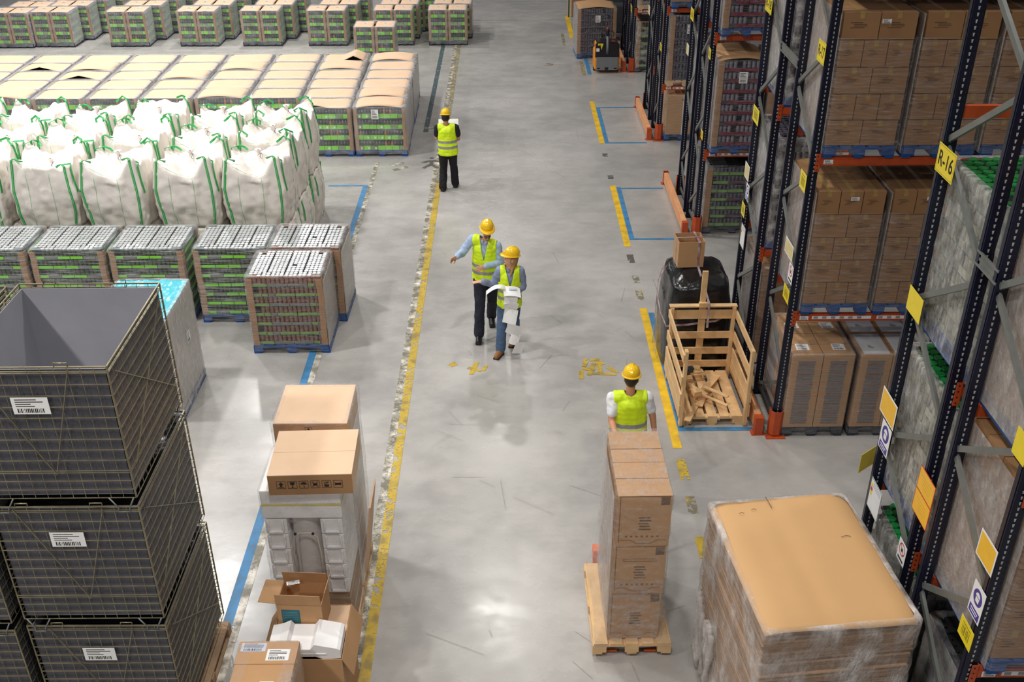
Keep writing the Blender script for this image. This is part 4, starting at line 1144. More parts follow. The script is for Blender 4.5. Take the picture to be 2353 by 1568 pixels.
m = M(); m.tube([(-.11, -.36, .8), (-.12, -.38, 1.3), (-.1, -.38, 1.5), (-.05, -.385, 1.55), (.07, -.385, 1.55), (.12, -.38, 1.5), (.14, -.38, 1.3), (.13, -.36, .8)], .009, 6); m.build('carry_handle', mk('beige_tube', (196, 188, 172), .5), t)
for s in (-1, 1):
    m = M(); m.sph((s * .085, -.39, 1.545), .014, 8, 6); m.build('handle_knob', m_black, t)
for z in (1.71, 1.88):
    m = M(); m.bx(-.38, .38, -.36, .36, z, z + .16); m.build('foam_slab', m_foam, t, .01)
m = M(); m.bx(-.383, .383, -.363, .363, 1.862, 1.88); m.build('yellow_band', mk('yellow_strap_tape', (214, 200, 116), .4), t)
film(t, .79, .75, .1, 2.04, m_filmt, lip=0, seed=12, amp=.008)
t = thing('symbol_carton', 'brown carton with six handling symbols on top of the white foam stack', 'carton', (xc + .12, 8.03, 2.052))
m = M(); m.bx(-.39, .39, -.36, .36, 0, .23, 0); m.bx(-.39, .39, -.001, .001, .23, .2305, 1); m.build('carton_body', [m_card_lt, m_print], t, .006)
m = M(); m.bx(-.389, .389, -.3615, -.36, .004, .222); m.build('carton_front', m_card_dk, t)
icon_strip(t, -.3625, .12, -.27)
t.rotation_euler = (0, 0, .03)
t = thing('tall_wrapped_pallet', 'tall film wrapped pallet with brown carton top behind the symbol carton', 'pallet load', (xc, 8.87, 0))
pallet(t, .78, .74, m_wood, nb=5)
for k in range(5):
    m = M(); m.bx(-.37, .37, -.36, .36, .147 + .37 * k, .147 + .37 * k + .365); m.build('foam_block', m_foam, t, .01)
m = M(); m.bx(-.37, .37, -.36, .36, 2.0, 2.28); m.build('carton', m_card_lt, t, .006)
m = M(); m.bx(-.369, .369, -.3615, -.36, 2.01, 2.27); m.build('carton_front', m_card, t)
icon_strip(t, -.3625, 2.2, -.02, 1, .07)
film(t, .78, .76, .08, 2.28, m_filmt, lip=.06, seed=14, amp=.012)
m = M(); m.box((.46, -.1, .75), (.02, .5, .9), Matrix.Rotation(.12, 3, 'Y')); m.build('side_cardboard', m_card_lt, t)
paper(t, (.42, -.2, 1.7), .12, .16, '+x', lines=False)

def open_box(name, label, loc, w, d, h, rz=0, flaps=((-1, 0, 1.45), (1, 0, -.5)), mat=None, group=None):
    """carton without lid: four thin walls, floor, flaps that fold about the top edges"""
    mat = mat or m_card; t = thing(name, label, 'carton', loc, rz, group); e = .006; X, Y = w / 2, d / 2
    m = M(); m.bx(-X, X, -Y, Y, 0, e)
    m.bx(-X, X, -Y, -Y + e, e, h); m.bx(-X, X, Y - e, Y, e, h); m.bx(-X, -X + e, -Y + e, Y - e, e, h); m.bx(X - e, X, -Y + e, Y - e, e, h)
    m.build('carton_body', [mat], t)
    for (sx, sy, a, L) in flaps:       # a: angle from upright, outwards positive
        m = M()
        if sx: 
            d0 = V((sx * math.sin(a), 0, math.cos(a))) * L; q = [V((sx * X, -Y, h)), V((sx * X, Y, h))]
        else:
            d0 = V((0, sy * math.sin(a), math.cos(a))) * L; q = [V((-X, sy * Y, h)), V((X, sy * Y, h))]
        n = (q[1] - q[0]).cross(d0).normalized() * .005
        vs = [q[0], q[1], q[1] + d0, q[0] + d0]; vs += [v + n for v in vs]
        m.add(vs, [(3, 2, 1, 0), (4, 5, 6, 7), (0, 1, 5, 4), (1, 2, 6, 5), (2, 3, 7, 6), (3, 0, 4, 7)])
        m.build('flap', mat, t)
    return t
big = open_box('open_carton', 'large brown carton holding white foam packing, under the small open carton', (-1.86, 7.05, 0), .68, .7, .93, 0, ((-1, 0, 2.6, .2), (1, 0, 2.7, .22)))
m = M(); m.bx(-.33, .33, .0, .34, .90, .925); m.build('flap', m_card_lt, big)
t = open_box('open_carton', 'small open carton with blue printed label, on the larger open carton', (-1.93, 7.2, .935), .42, .3, .33, -.06, ((-1, 0, 1.5, .17), (1, 0, .25, .16), (0, 1, -.15, .14), (0, -1, .12, .13)))
m = M(); m.bx(-.17, .0, -.1525, -.15, .1, .26, 0); 
for k in range(6): m.bx(-.16, -.02, -.153, -.1525, .12 + .022 * k, .128 + .022 * k, 1)
m.build('blue_print', [mk('blue_label', (40, 98, 112), .6), mk('blue_label_line', (74, 130, 140), .6)], t)
paper(t, (-.1, .08, .38), .12, .05, 'up', rot=.3)
m = M()
prof = [(-.33, 0), (-.33, .1), (-.24, .12), (-.16, .16), (-.13, .11), (.06, .11), (.1, .17), (.3, .12), (.33, .1), (.33, 0), (.18, -.02), (.1, .02), (-.2, .02)]
m.prism(prof, -.16, .16, 0, Matrix.Rotation(PI / 2, 4, 'X')); m.bx(-.1, .2, -.166, -.16, .05, .065)
o = m.build('foam_packing', m_foam, None, .008); o.location = (-1.86, 6.87, .935); tag(o, 'white foam packing block sticking out of the large open carton', 'foam packing')
t = thing('wrapped_carton_stack', 'film wrapped stack of brown cartons at the bottom picture edge, with white labels', 'carton stack', (-2.13, 6.3, 0))
for k in range(3):
    m = M(); m.bx(-.26, .26, -.35, .35, .4 * k + .002, .4 * k + .398, 0); m.build('carton', [m_card], t, .006)
m = M(); m.bx(-.262, .262, .10, .358, 1.2, 1.206); m.bx(-.262, .262, .354, .36, 1.1, 1.2); m.build('lid_flap', m_card, t)
paper(t, (.1, .2, 1.207), .2, .13, 'up'); paper(t, (-.13, .29, 1.207), .22, .1, 'up', mat=mk('clear_pouch', (200, 206, 222), .3)); paper(t, (.06, -.12, 1.202), .12, .05, 'up')
film(t, .54, .72, .0, 1.2, m_filmt, lip=.12, seed=31, amp=.01)

# ---------------------------------------------------------------- big pile of cardboard sheets
t = thing('cardboard_pile', 'huge film wrapped pile of flat brown cardboard sheets in the right foreground', 'cardboard pile', (2.65, 6.98, 0), .10)
pallet(t, 1.28, 1.6, m_wood)
m = M(); r_ = random.Random(2); z = .147; k = 0
while z < 1.8:
    h = r_.uniform(.012, .03); ox, oy = r_.uniform(-.012, .012), r_.uniform(-.012, .012); s = r_.uniform(.985, 1)
    m.bx(-.655 * s + ox, .655 * s + ox, -.825 * s + oy, .825 * s + oy, z, z + h - .002, k % 3); z += h; k += 1
m.build('sheet_stack', [m_card, m_card_dk, mk('cardboard_edge', (146, 112, 78), .9, var=.2, scale=40)], t)['kind'] = 'stuff'
m = M()
def tops(u, v):
    x = (u - .5) * 1.35; y = (v - .5) * 1.7
    e = -.05 * (max(0, abs(u - .5) * 2 - .7) / .3) ** 2 - .035 * (max(0, abs(v - .5) * 2 - .75) / .25) ** 2
    c = max(0, abs(u - .5) * 2 + abs(v - .5) * 2 - 1.78); x *= 1 - .12 * c; y *= 1 - .12 * c
    return (x, y, 1.875 + e + .014 * math.sin(u * 5 + 1) * math.cos(v * 3) - .006 * math.cos((u - .42) * 20) * math.exp(-((u - .42) * 8) ** 2))
m.grid(tops, 30, 30); m.build('top_cardboard', mk('smooth_cardboard', (214, 170, 118), .8, var=.025, scale=2), t, solid=.008)
m = M(); m.box((-.12, .74, 1.896), (.006, .17, .0012), .05); 
for cx, cy_, w_ in ((-.42, .62, .05), (-.29, .66, .05), (.42, .2, .09)): m.tube([(cx - w_ / 2, cy_ - .008, 1.892), (cx, cy_ + .004, 1.893), (cx + w_ / 2, cy_ - .008, 1.892)], .0025, 4)
m.build('slot_marks', m_print, t)
mf = film_mat('glare_streaked_film', .12, .85, (226, 220, 216), (1.6, 1.6, 1.0), .1, .9, .2)  # whitish streaks in the film colour stand in for glare on its wrinkles
film(t, 1.345, 1.70, .03, 1.855, mf, lip=.04, seed=51, amp=.012, nx=16, nz=24, taper=0, diag=.6)
m = M()
for k in range(9): m.tube([(-.72 + .02 * math.sin(k), .2 + .06 * k + .03 * math.sin(k * 2 + j), .05 + .12 * j + .01 * k) for j in range(7)], [.03 + .012 * math.sin(j * 2.1 + k) for j in range(7)], 6)
m.build('bunched_film', mf, t)

# ---------------------------------------------------------------- cartons being pulled on a wood pallet
PX, PY = 1.24, 8.17
t = thing('carton_tower_pallet', 'tall narrow stack of three film wrapped cartons on a wood pallet', 'pallet load', (PX, PY, .05), .01)
pallet(t, .8, 1.2, m_wood, nb=5)
for k in range(3):
    zz = .147 + .612 * k; m = M(); r_ = random.Random(k)
    dx = .01 + .012 * k; hx = .255
    for b in (-1, 1):
        m.bx(dx - hx, dx + hx, b * .265 - .262, b * .265 + .262, zz, zz + .607, 0)
    y = -.53
    m.bx(dx - .24, dx + .24, y, y + .003, zz + .60, zz + .606, 1)
    m.bx(dx + .15, dx + .235, y, y + .003, zz + .50, zz + .59, 1)
    m.bx(dx - .235, dx - .228, y, y + .003, zz + .05, zz + .6, 1)
    for i in range(5): m.bx(dx - .05 + .01 * (i % 2), dx + .07 - .012 * (i % 3), y, y + .003, zz + .2 + .035 * i, zz + .215 + .035 * i, 1)
    for i in range(7):
        if k: m.bx(dx - .17 + .05 * i, dx - .15 + .05 * i, y, y + .003, zz + .11, zz + .13, 1)
    for a, b in (((-.22, .075), (-.12, .075)), ((-.12, .075), (-.06, .035)), ((-.06, .035), (.08, .035)), ((.08, .035), (.14, .075)), ((.14, .075), (.22, .075))):
        m.bar((dx + a[0], y + .001, zz + a[1]), (dx + b[0], y + .001, zz + b[1]), .003, .004, (0, 0, 1), 1)
    if k == 1:
        for a, b in (((-.16, .45), (.16, .45)), ((-.16, .42), (-.16, .45)), ((.16, .42), (.16, .45)), ((-.16, .42), (.16, .42))): m.bar((dx + a[0], y, zz + a[1]), (dx + b[0], y, zz + b[1]), .003, .003, (0, 1, 0), 1)
    m.build('carton', [m_card, mk('brown_print', (108, 82, 60), .8), m_tape], t, .004)
m = M()
for y in (-.26, .22): m.bx(-.22, .29, y - .003, y + .003, 1.979, 1.981, 0)
m.build('carton_seam', m_print, t)
m = M(); m.bx(-.262, -.259, -.54, .54, .2, 1.96); m.build('side_film_layer', m_films, t)
film(t, .54, 1.1, .147, 1.99, m_filmt, lip=0, seed=61, amp=.014, nx=12, nz=20, hood=True, cx=.02)
m = M()          # skirt of film flaring down to the pallet edge
def sk(u, v):
    a = u * 4; s = int(min(a, 3.999)); f_ = a - s
    c0 = [(-.27, -.55), (.3, -.55), (.3, .55), (-.27, .55), (-.27, -.55)]; c1 = [(-.41, -.61), (.41, -.61), (.41, .61), (-.41, .61), (-.41, -.61)]
    p0 = [c0[s][i] + (c0[s + 1][i] - c0[s][i]) * f_ for i in (0, 1)]; p1 = [c1[s][i] + (c1[s + 1][i] - c1[s][i]) * f_ for i in (0, 1)]
    k = v ** 2.2 * (1 - .25 * math.sin(f_ * PI)) if v < .98 else 1; q = .012 * nz3(u * 9, v * 3, 0, 2)
    return (p0[0] + (p1[0] - p0[0]) * k + q, p0[1] + (p1[1] - p0[1]) * k + q, .95 - .86 * v ** .8)
m.grid(sk, 48, 14); m.build('stretch_wrap', m_filmt, t)
t = thing('hand_pallet_truck', 'orange hand pallet truck under the carton tower, pulled by the man', 'pallet truck', (PX, PY, 0))
m_ortruck = mk('truck_orange', (236, 106, 30), .4)
for s in (-1, 1):
    m = M(); m.bx(s * .2 - .07, s * .2 + .07, -.55, .72, .052 + .02, .072 + .0, 0); m.bx(s * .2 - .06, s * .2 + .06, -.55, .72, .03, .049); m.build('fork', m_ortruck, t)
m = M(); m.bx(-.27, .27, .70, .78, .05, .28); m.bx(-.3, -.2, .68, .8, .1, .3); m.build('frame', m_ortruck, t, .01)
m = M(); m.cone((-.06, .86, .09), (.06, .86, .09), .09, .09, 16); m.build('wheel', m_black, t)
m = M(); m.tube([(0, .84, .2), (0, 1.1, .6), (.02, 1.36, .95)], .018, 8); m.build('pull_bar', m_black, t)
m = M(); m.tube([(.02, 1.36, .95), (-.08, 1.4, 1.0), (-.09, 1.46, 1.09), (.02, 1.48, 1.13), (.12, 1.46, 1.09), (.11, 1.4, 1.0), (.02, 1.36, .95)], .013, 6); m.build('handle_loop', m_black, t)

# ---------------------------------------------------------------- slatted crate with offcuts
CX_, CY_ = 2.79, 12.34
t = thing('wooden_crate', 'open fronted slatted wooden crate on a pallet base', 'crate', (CX_, CY_, 0), .012)
pallet(t, .84, 1.2, m_wood, nb=5)
w2, d2 = .44, .61
for sx in (-1, 1):
    for sy in (-1, 1):
        m = M(); m.bx(sx * w2 - .022, sx * w2 + .022, sy * d2 - .045, sy * d2 + .045, 0.02, 1.2); m.build('corner_post', m_wood, t, .004)
    for k, z in enumerate((.16, .38, .66, 1.03)):
        h = (.2, .16, .15, .12)[k]
        m = M(); o_ = sx * (w2 + .034); m.bx(o_ - .011, o_ + .011, -d2 - .04, d2 + .04, z, z + h); m.build('side_slat', m_wood, t, .003)
for k, z in enumerate((.2, .42, .68, 1.0)):
    m = M(); m.bx(-w2 + .02, w2 - .02, d2 - .0, d2 + .022, z, z + (.11 if k < 3 else .14)); m.build('back_slat', m_wood, t, .003)
m = M(); m.bx(-w2 - .04, w2 + .04, d2 - .03, d2 + .06, 1.2, 1.222); m.build('top_rail', m_wood, t, .003)
m = M(); m.bx(-.05, .05, d2 + .024, d2 + .05, .15, 1.199); m.bx(-.05, .03, d2 + .024, d2 + .06, 1.223, 1.74); m.bx(-.07, .06, d2 - .03, d2 + .02, 1.223, 1.27); m.build('centre_upright', m_wood, t, .003)
r_ = random.Random(12)
offs = [((2.58, 11.95), 1.15, .75, .09), ((2.74, 12.2), 1.2, .55, .1), ((2.86, 12.45), 1.0, .6, .11), ((2.62, 12.35), -.9, .5, .07), ((2.78, 12.05), -.75, .62, .05), ((2.9, 12.15), 2.4, .4, .06), ((2.66, 12.65), .2, .3, .09)]
dsc = ['long plank offcut leaning near the left crate wall', 'plank offcut lying across the middle of the crate', 'wide plank offcut at the back of the crate', 'short slanting offcut left in the crate', 'thin batten offcut crossing the other scraps in the crate', 'short offcut at the right of the scrap heap in the crate', 'small block offcut at the crate back wall']
for k, ((x, y), a, L, w_) in enumerate(offs):
    m = M(); m.bx(-L / 2, L / 2, -w_ / 2, w_ / 2, 0, .02); o = m.build('plank_offcut', m_wood, None, .003); o.location = (x, y, .148 + .024 * k); o.rotation_euler = (r_.uniform(-.02, .02), r_.uniform(-.03, .03), a)
    tag(o, dsc[k], 'wood offcut', 'scrap wood in the crate')
for k, (x, y, z, lb) in enumerate(((2.62, 12.1, .3, 'small square wood block on the scrap heap, near the left crate wall'), (2.72, 12.72, .3, 'small square wood block at the back of the scrap heap'))):
    m = M(); m.box((0, 0, 0), (.12, .09, .08)); o = m.build('wood_block', m_wood, None, .004); o.location = (x, y, z); o.rotation_euler = (.1, .1, .4 + k); tag(o, lb, 'wood block')
m = M(); m.box((0, 0, 0), (.1, .07, .12)); o = m.build('dark_block', mk('dark_blue_plastic', (34, 52, 66), .4), None, .01); o.location = (2.6, 12.62, .34); o.rotation_euler = (.2, .1, .5); tag(o, 'dark blue block among the wood scraps in the crate', 'plastic block')

# ---------------------------------------------------------------- black wrapped pallet with open box
t = thing('black_wrapped_pallet', 'lumpy pallet load wrapped in black film with red and white tape', 'pallet load', (2.8, 13.75, 0))
pallet(t, .92, 1.2, m_wood_d)
m = M(); n = 40; nz_ = 22
for j in range(nz_ + 1):
    z = .06 + 1.3 * j / nz_
    for i in range(n):
        a = 2 * PI * i / n; c, s = math.cos(a), math.sin(a); k = (abs(c) ** 5 + abs(s) ** 5) ** (-1 / 5)
        tp = 1 - .16 * (j / nz_) ** 3; q = 1 + .05 * nz3(c * 2, s * 2, z * 2, 4) + .02 * nz3(c * 6, s * 6, z * 9, 5)
        m.v.append((c * k * .50 * tp * q, s * k * .64 * tp * q, z))
for j in range(nz_):
    for i in range(n): m.f.append((j * n + i, j * n + (i + 1) % n, (j + 1) * n + (i + 1) % n, (j + 1) * n + i)); m.m.append(0); m.s.append(True)
base = nz_ * n
for rr_ in range(1, 7):
    f_ = 1 - rr_ / 7
    for i in range(n):
        x, y, z = m.v[base + i]; m.v.append((x * f_, y * f_, 1.36 + .12 * (1 - f_ * f_) + .05 * nz3(x * f_ * 4, y * f_ * 4, 0, 6) + .03 * nz3(x * 9 * f_, y * 9 * f_, 1, 7)))
    o0 = len(m.v) - n; p0 = o0 - n
    for i in range(n): m.f.append((p0 + i, p0 + (i + 1) % n, o0 + (i + 1) % n, o0 + i)); m.m.append(0); m.s.append(True)
m.f.append(tuple(range(len(m.v) - n, len(m.v)))); m.m.append(0); m.s.append(True)
mbf = mk('black_film', (30, 30, 32), .22, var=.4, scale=6, bump=.6, bscale=14); m.build('black_wrap', mbf, t)
m = M(); m_bw = mk('red_white_tape', (214, 208, 210), .35, col2=(120, 40, 56), scale=6)
def strap_tape(pts): m.ribbon(pts, .03, (0, 0, 1), 0, .003)
strap_tape([(-.53, .66, .9), (-.545, .2, .98), (-.545, -.3, .85), (-.5, -.64, .8), (-.2, -.71, .86), (.2, -.71, .92), (.51, -.6, 1.02)])
m.ribbon([(-.56, .1, .1), (-.555, .1, .7), (-.54, .1, 1.2), (-.42, .1, 1.44)], .03, (0, 1, 0), 0, .003)
m.ribbon([(-.56, -.25, .1), (-.55, .0, .7), (-.53, .25, 1.1), (-.4, .35, 1.42)], .03, (0, 1, 0), 0, .003)
m.build('tape_band', m_bw, t)
t = open_box('open_carton', 'open brown carton standing on the black wrapped pallet', (2.66, 13.78, 1.5), .38, .34, .4, .06, ())
m = M(); 
m.bx(-.2, .2, -.012, .018, .4, .403); m.bx(.09, .12, -.2, .2, .4005, .4035); m.bx(-.195, -.192, -.015, .015, 0, .4)
m.ribbon([(.105, -.175, .4), (.105, -.175, .1), (.115, -.176, .01), (.13, -.45, -.1), (.13, -.9, -.22), (.13, -.92, -.6)], .032, (1, 0, 0), 0, .002)
m.build('tape_band', m_bw, t)

# ---------------------------------------------------------------- far right: can pallet, powered truck, forklift
t = pack_load([m_purp, m_cand, m_dark, m_cand, m_purp], 1.14, 1.0, 7, .185, 90, m_film, sheet=True)
t.name = 'wrapped_can_pallet'; t.location = (2.66, 31.55, 0); t.rotation_euler = (0, 0, .06); t['label'] = 'tall wrapped pallet of dark cans standing on the aisle side of the pallet truck'
t = thing('pallet_truck', 'yellow and black powered pallet truck with grey front plate', 'pallet truck', (2.87, 29.75, 0))
m_ty = mk('truck_yellow', (240, 150, 24), .35); m_tg = mk('truck_grey', (122, 124, 128), .5, var=.05)
m = M(); m.bx(-.36, .36, -.3, .32, .08, .62); m.bx(-.33, .33, -.27, .3, .62, .8); m.build('chassis', m_ty, t, .05)
m = M(); m.bx(-.34, .34, -.325, -.28, .44, .84); m.bx(-.3, .3, -.28, .2, .8, .86); m.build('motor_cover', mk('truck_black', (24, 24, 28), .25), t, .03)
m = M(); m.bx(-.3, .3, -.37, -.325, .1, .46); m.bx(-.28, -.2, -.375, -.37, .13, .17, 1); m.bx(.2, .28, -.375, -.37, .13, .17, 1); m.bx(-.06, .04, -.375, -.37, .11, .18, 1); m.build('front_plate', [m_tg, m_black], t, .02)
m = M(); m.prism([(-.27, .84), (-.12, .84), (-.17, .66), (-.2, .8), (-.27, .78)], .326, .33, 0, Matrix.Rotation(PI / 2, 4, 'X')); m.build('yellow_decal', m_yel, t)
paper(t, (-.27, -.333, .66), .09, .09, lines=False)
m = M(); m.box((.16, -.2, .875), (.1, .05, .02)); m.build('red_switch', m_red, t)
m = M(); m.tube([(0, -.3, .55), (0, -.36, .75), (0, -.3, .9), (0, -.2, 1.0)], .035, 8); m.build('tiller_column', m_tg, t)
m = M(); m.sph((0, -.18, 1.1), (.05, .04, .11), 10, 8); m.build('tiller_head', m_black, t)
m = M(); m.sph((0, -.17, 1.22), .035, 10, 6); m.build('red_button', m_red, t)
for s in (-1, 1):
    m = M(); m.tube([(s * .03, -.18, 1.15), (s * .13, -.2, 1.17), (s * .18, -.2, 1.08), (s * .15, -.2, .98)], .014, 6); m.build('tiller_grip', m_black, t)
    m = M(); m.bx(s * .2 - .07, s * .2 + .07, .3, 1.2, .06, .1); m.build('fork', m_black, t)
    m = M(); m.cone((s * .3, 0, .06), (s * .36, 0, .06), .06, .06, 12); m.build('wheel', m_black, t)
t = thing('forklift', 'dark forklift partly hidden behind the far rack uprights', 'forklift', (3.75, 33.9, 0))
m = M(); m.bx(-.5, .5, -.8, .9, .25, 1.0); m.build('body', m_black, t, .06)
m = M(); m.bx(-.5, .5, -.9, -.5, .3, 1.15); m.build('counterweight', mk('dark_grey_weight', (60, 62, 66), .5), t, .06)
for s in (-1, 1):
    m = M(); m.bx(s * .45 - .03, s * .45 + .03, -.5, -.44, 1.0, 2.1); m.bx(s * .45 - .03, s * .45 + .03, .6, .66, 1.0, 2.1); m.build('roof_post', m_black, t)
    m = M(); m.bx(s * .25 - .04, s * .25 + .04, .95, 1.05, .1, 2.2); m.build('mast_rail', m_black, t)
    for y in (-.55, .6):
        m = M(); m.cone((s * .42, y, .27), (s * .56, y, .27), .27, .27, 20); m.cone((s * .40, y, .27), (s * .565, y, .27), .15, .15, 16, 1); m.build('wheel', [m_black, mk('pale_wheel_rim', (190, 190, 190), .5)], t)
m = M(); m.bx(-.5, .5, -.52, .68, 2.1, 2.16); m.build('roof', m_black, t)
t = thing('far_crate', 'brown bin on a stand beyond the dark can pallet at the top edge', 'bin', (2.75, 36.9, 0))
m = M(); m.bx(-.45, .45, -.4, .4, .0, 1.1); m.build('bin_body', m_card_dk, t, .01)
m = M(); m.bx(-.62, -.5, -.4, -.3, 0, 1.2, 0); m.bx(-.6, -.56, -.41, -.4, 0, 1.2, 1); m.build('stand_post', [m_card_lt, mk('dark_green', (20, 84, 60), .5)], t)
# ---------------------------------------------------------------- people
def remesh(m, voxel, it=6, fac=.5):
    me = m.mesh('tmp', []); o = bpy.data.objects.new('tmp', me); COL.objects.link(o)
    md = o.modifiers.new('r', 'REMESH'); md.mode = 'VOXEL'; md.voxel_size = voxel; md.use_smooth_shade = True
    ms = o.modifiers.new('s', 'SMOOTH'); ms.iterations = it; ms.factor = fac
    bpy.context.view_layer.update()
    r = bpy.data.meshes.new_from_object(o.evaluated_get(bpy.context.evaluated_depsgraph_get()))
    bpy.data.objects.remove(o); bpy.data.meshes.remove(me)
    for p in r.polygons: p.use_smooth = True
    return r
def cap(m, a, b, ra, rb, n=14):
    a, b = V(a), V(b)
    m.cone(a, b, ra, rb, n, 0, True); m.sph(a, ra, n, 8); m.sph(b, rb, n, 8)
def cut(me, keep, mat_of=None, disp=None, planes=None):
    import bmesh
    bm = bmesh.new(); bm.from_mesh(me)
    if disp:
        for v in bm.verts: v.co += v.normal * disp(v.co)
    for co, no in (planes or ()):
        bmesh.ops.bisect_plane(bm, geom=bm.verts[:] + bm.edges[:] + bm.faces[:], plane_co=co, plane_no=no)
    dead = [f for f in bm.faces if not keep(f.calc_center_median())]
    bmesh.ops.delete(bm, geom=dead, context='FACES')
    for it in range(8):
        mv = {}
        for v in bm.verts:
            nb = [e.other_vert(v) for e in v.link_edges if e.is_boundary]
            if len(nb) == 2: mv[v] = (nb[0].co + nb[1].co) * .25 + v.co * .5
        for v, c in mv.items(): v.co = c
    if mat_of:
        for f in bm.faces: f.material_index = mat_of(f.calc_center_median())
    for f in bm.faces: f.smooth = True
    bm.to_mesh(me); bm.free(); return me
m_vest = mk('hi_vis_yellow', (222, 255, 30), .55, var=.05, scale=6); m_refl = mk('reflective_grey', (158, 158, 164), .35, .2, var=.08)
m_hel = mk('helmet_yellow', (255, 204, 30), .18, var=.03, coat=.6)
m_bootb = mk('black_leather', (26, 26, 28), .35); m_bootn = mk('tan_leather', (146, 98, 52), .6); m_sole = mk('dark_sole', (34, 32, 32), .8)
def person(label, loc, J, skin, shirt, trousers, boots, hair, sleeve='long', longhair=False, beard=False, vhem=-.07, loose=1., vneck=True, sc=1.):
    t = thing('person', label, 'person', loc); mskin = mk('skin_' + hair[0], skin, .5, var=.04)
    Pv, A, B = V(J['pelvis']), V(J['sa']), V(J['sb']); S = (A + B) / 2
    u = (S - Pv).normalized(); sd = (B - A); sd = (sd - u * sd.dot(u)).normalized(); fw = sd.cross(u)     # fw: towards the viewer when sd runs to +x
    fw = fw * (1 if J.get('front', True) else -1)
    R = Matrix((sd, fw, u)).transposed(); T = (S - Pv).length
    W = J.get('w', 1.)
    def torso(m, inf, low=True):
        m.sph(Pv + u * T * .68 - fw * .0, (.158 * W + inf, .105 + inf, .185 + inf), 20, 14, R)
        m.sph(Pv + u * T * .36, (.135 * W + inf, .10 + inf, .17 + inf), 20, 14, R)
        if low: m.sph(Pv, (.155 * W + inf, .112 + inf, .125 + inf), 20, 14, R)
    def arm(m, k, inf, to='wrist'):
        s, e, w_ = V(J['s' + k]), V(J['e' + k]), V(J['w' + k])
        if to == 'short': e2 = s.lerp(e, .62); cap(m, s, e2, .054 + inf, .047 + inf); return
        cap(m, s, e, .054 + inf, .043 + inf); cap(m, e, w_, .042 + inf, .029 + inf * (.8))
    def leg(m, k, inf, foot=True, taper=True):
        h, kn, an = V(J['h' + k]), V(J['k' + k]), V(J['n' + k])
        cap(m, h, kn, .088 * (W ** .5) + inf, .056 + inf); cap(m, kn, an, .057 + inf, .040 + inf + (.020 if inf > 0 else 0))
    hc = V(J['head']); f = V(J['face']).normalized(); hu = (V((0, 0, 1)) - f * f.z).normalized(); hs = f.cross(hu); RH = Matrix((hs, f, hu)).transposed()
    # continuous body
    m = M(); torso(m, 0)
    for k in 'ab': arm(m, k, 0); leg(m, k, 0)
    cap(m, A, B, .052, .052); cap(m, S - u * .01, hc - hu * .06, .062, .05)
    m.sph(hc, (.074, .094, .104), 18, 14, RH); m.sph(hc + f * .028 - hu * .062, (.054, .06, .058), 14, 10, RH)
    m.sph(hc + f * .098 - hu * .022, (.013, .02, .02), 8, 6, RH); m.sph(hc + f * .088 - hu * .004, (.009, .012, .03), 8, 6, RH)
    m.sph(hc + f * .088 - hu * .066, (.022, .012, .01), 8, 6, RH); m.sph(hc + f * .08 - hu * .1, (.022, .02, .016), 8, 6, RH)
    for s in (-1, 1): m.sph(hc + hs * s * .078 - hu * .02 - f * .005, (.011, .02, .031), 8, 6, RH)
    for k in 'ab':
        w_, e = V(J['w' + k]), V(J['e' + k]); d = V(J.get('d' + k, w_ - e)).normalized(); nrm = V(J.get('pn' + k, (0, 0, 1))); nrm = (nrm - d * nrm.dot(d)).normalized(); sv = d.cross(nrm)
        RP = Matrix((sv, d, nrm)).transposed(); cap(m, w_ - d * .02, w_ + d * .03, .027, .028, 10)
        m.sph(w_ + d * .06, (.041, .052, .017), 12, 8, RP)
        curl = J.get('c' + k, .5); ths = J.get('t' + k, 1)
        for i, (o_, L) in enumerate(((-.03, .062), (-.01, .072), (.01, .068), (.03, .054))):
            p0 = w_ + d * .095 + sv * o_; d1 = (d * math.cos(curl * .6) - nrm * math.sin(curl * .6) + sv * o_ * 3).normalized()
            d2 = (d * math.cos(curl * 1.7) - nrm * math.sin(curl * 1.7) + sv * o_ * 3).normalized(); p1 = p0 + d1 * L * .55; p2 = p1 + d2 * L * .6
            cap(m, p0 - d1 * .02, p1, .0095, .0088, 8); cap(m, p1, p2, .0088, .0075, 8)
        p0 = w_ + d * .035 + sv * ths * .034; p1 = p0 + (d * .7 + sv * ths * .8 - nrm * .25).normalized() * .038; p2 = p1 + (d * .95 + sv * ths * .35 - nrm * .3).normalized() * .032
        cap(m, p0, p1, .0125, .011, 8); cap(m, p1, p2, .011, .0085, 8)
    for k in 'ab':
        an, td = V(J['n' + k]), V(J['f' + k]).normalized(); cap(m, an, an - V((0, 0, .03)), .034, .034); cap(m, an - V((0, 0, .052)), an - V((0, 0, .058)) + td * .11, .028, .022)
    me = remesh(m, .0062, 4, .5); me.materials.append(mskin); obj('body', me, t)
    # clothes
    fold = lambda s, a=.011: (lambda p: a * .75 + a * nz3(p.x * 12, p.y * 12, p.z * 6, s) + a * .6 * nz3(p.x * 24 + p.z * 9, p.y * 24, p.z * 22, s + 1))
    m = M(); torso(m, .012, True)
    for k in 'ab': arm(m, k, .012, 'wrist' if sleeve == 'long' else 'short')
    cap(m, A, B, .064, .064); cap(m, S, S + u * .05, .075, .062)
    me = remesh(m, .009, 5)
    wr = [V(J['wa']), V(J['wb'])]
    me = cut(me, lambda p: not ((p - S).dot(u) > .035 and math.hypot((p - S).dot(sd), (p - S).dot(fw)) < .075) and all((p - q).length > .028 for q in wr), None, fold(3)); me.materials.append(shirt); o = obj('shirt', me, t)
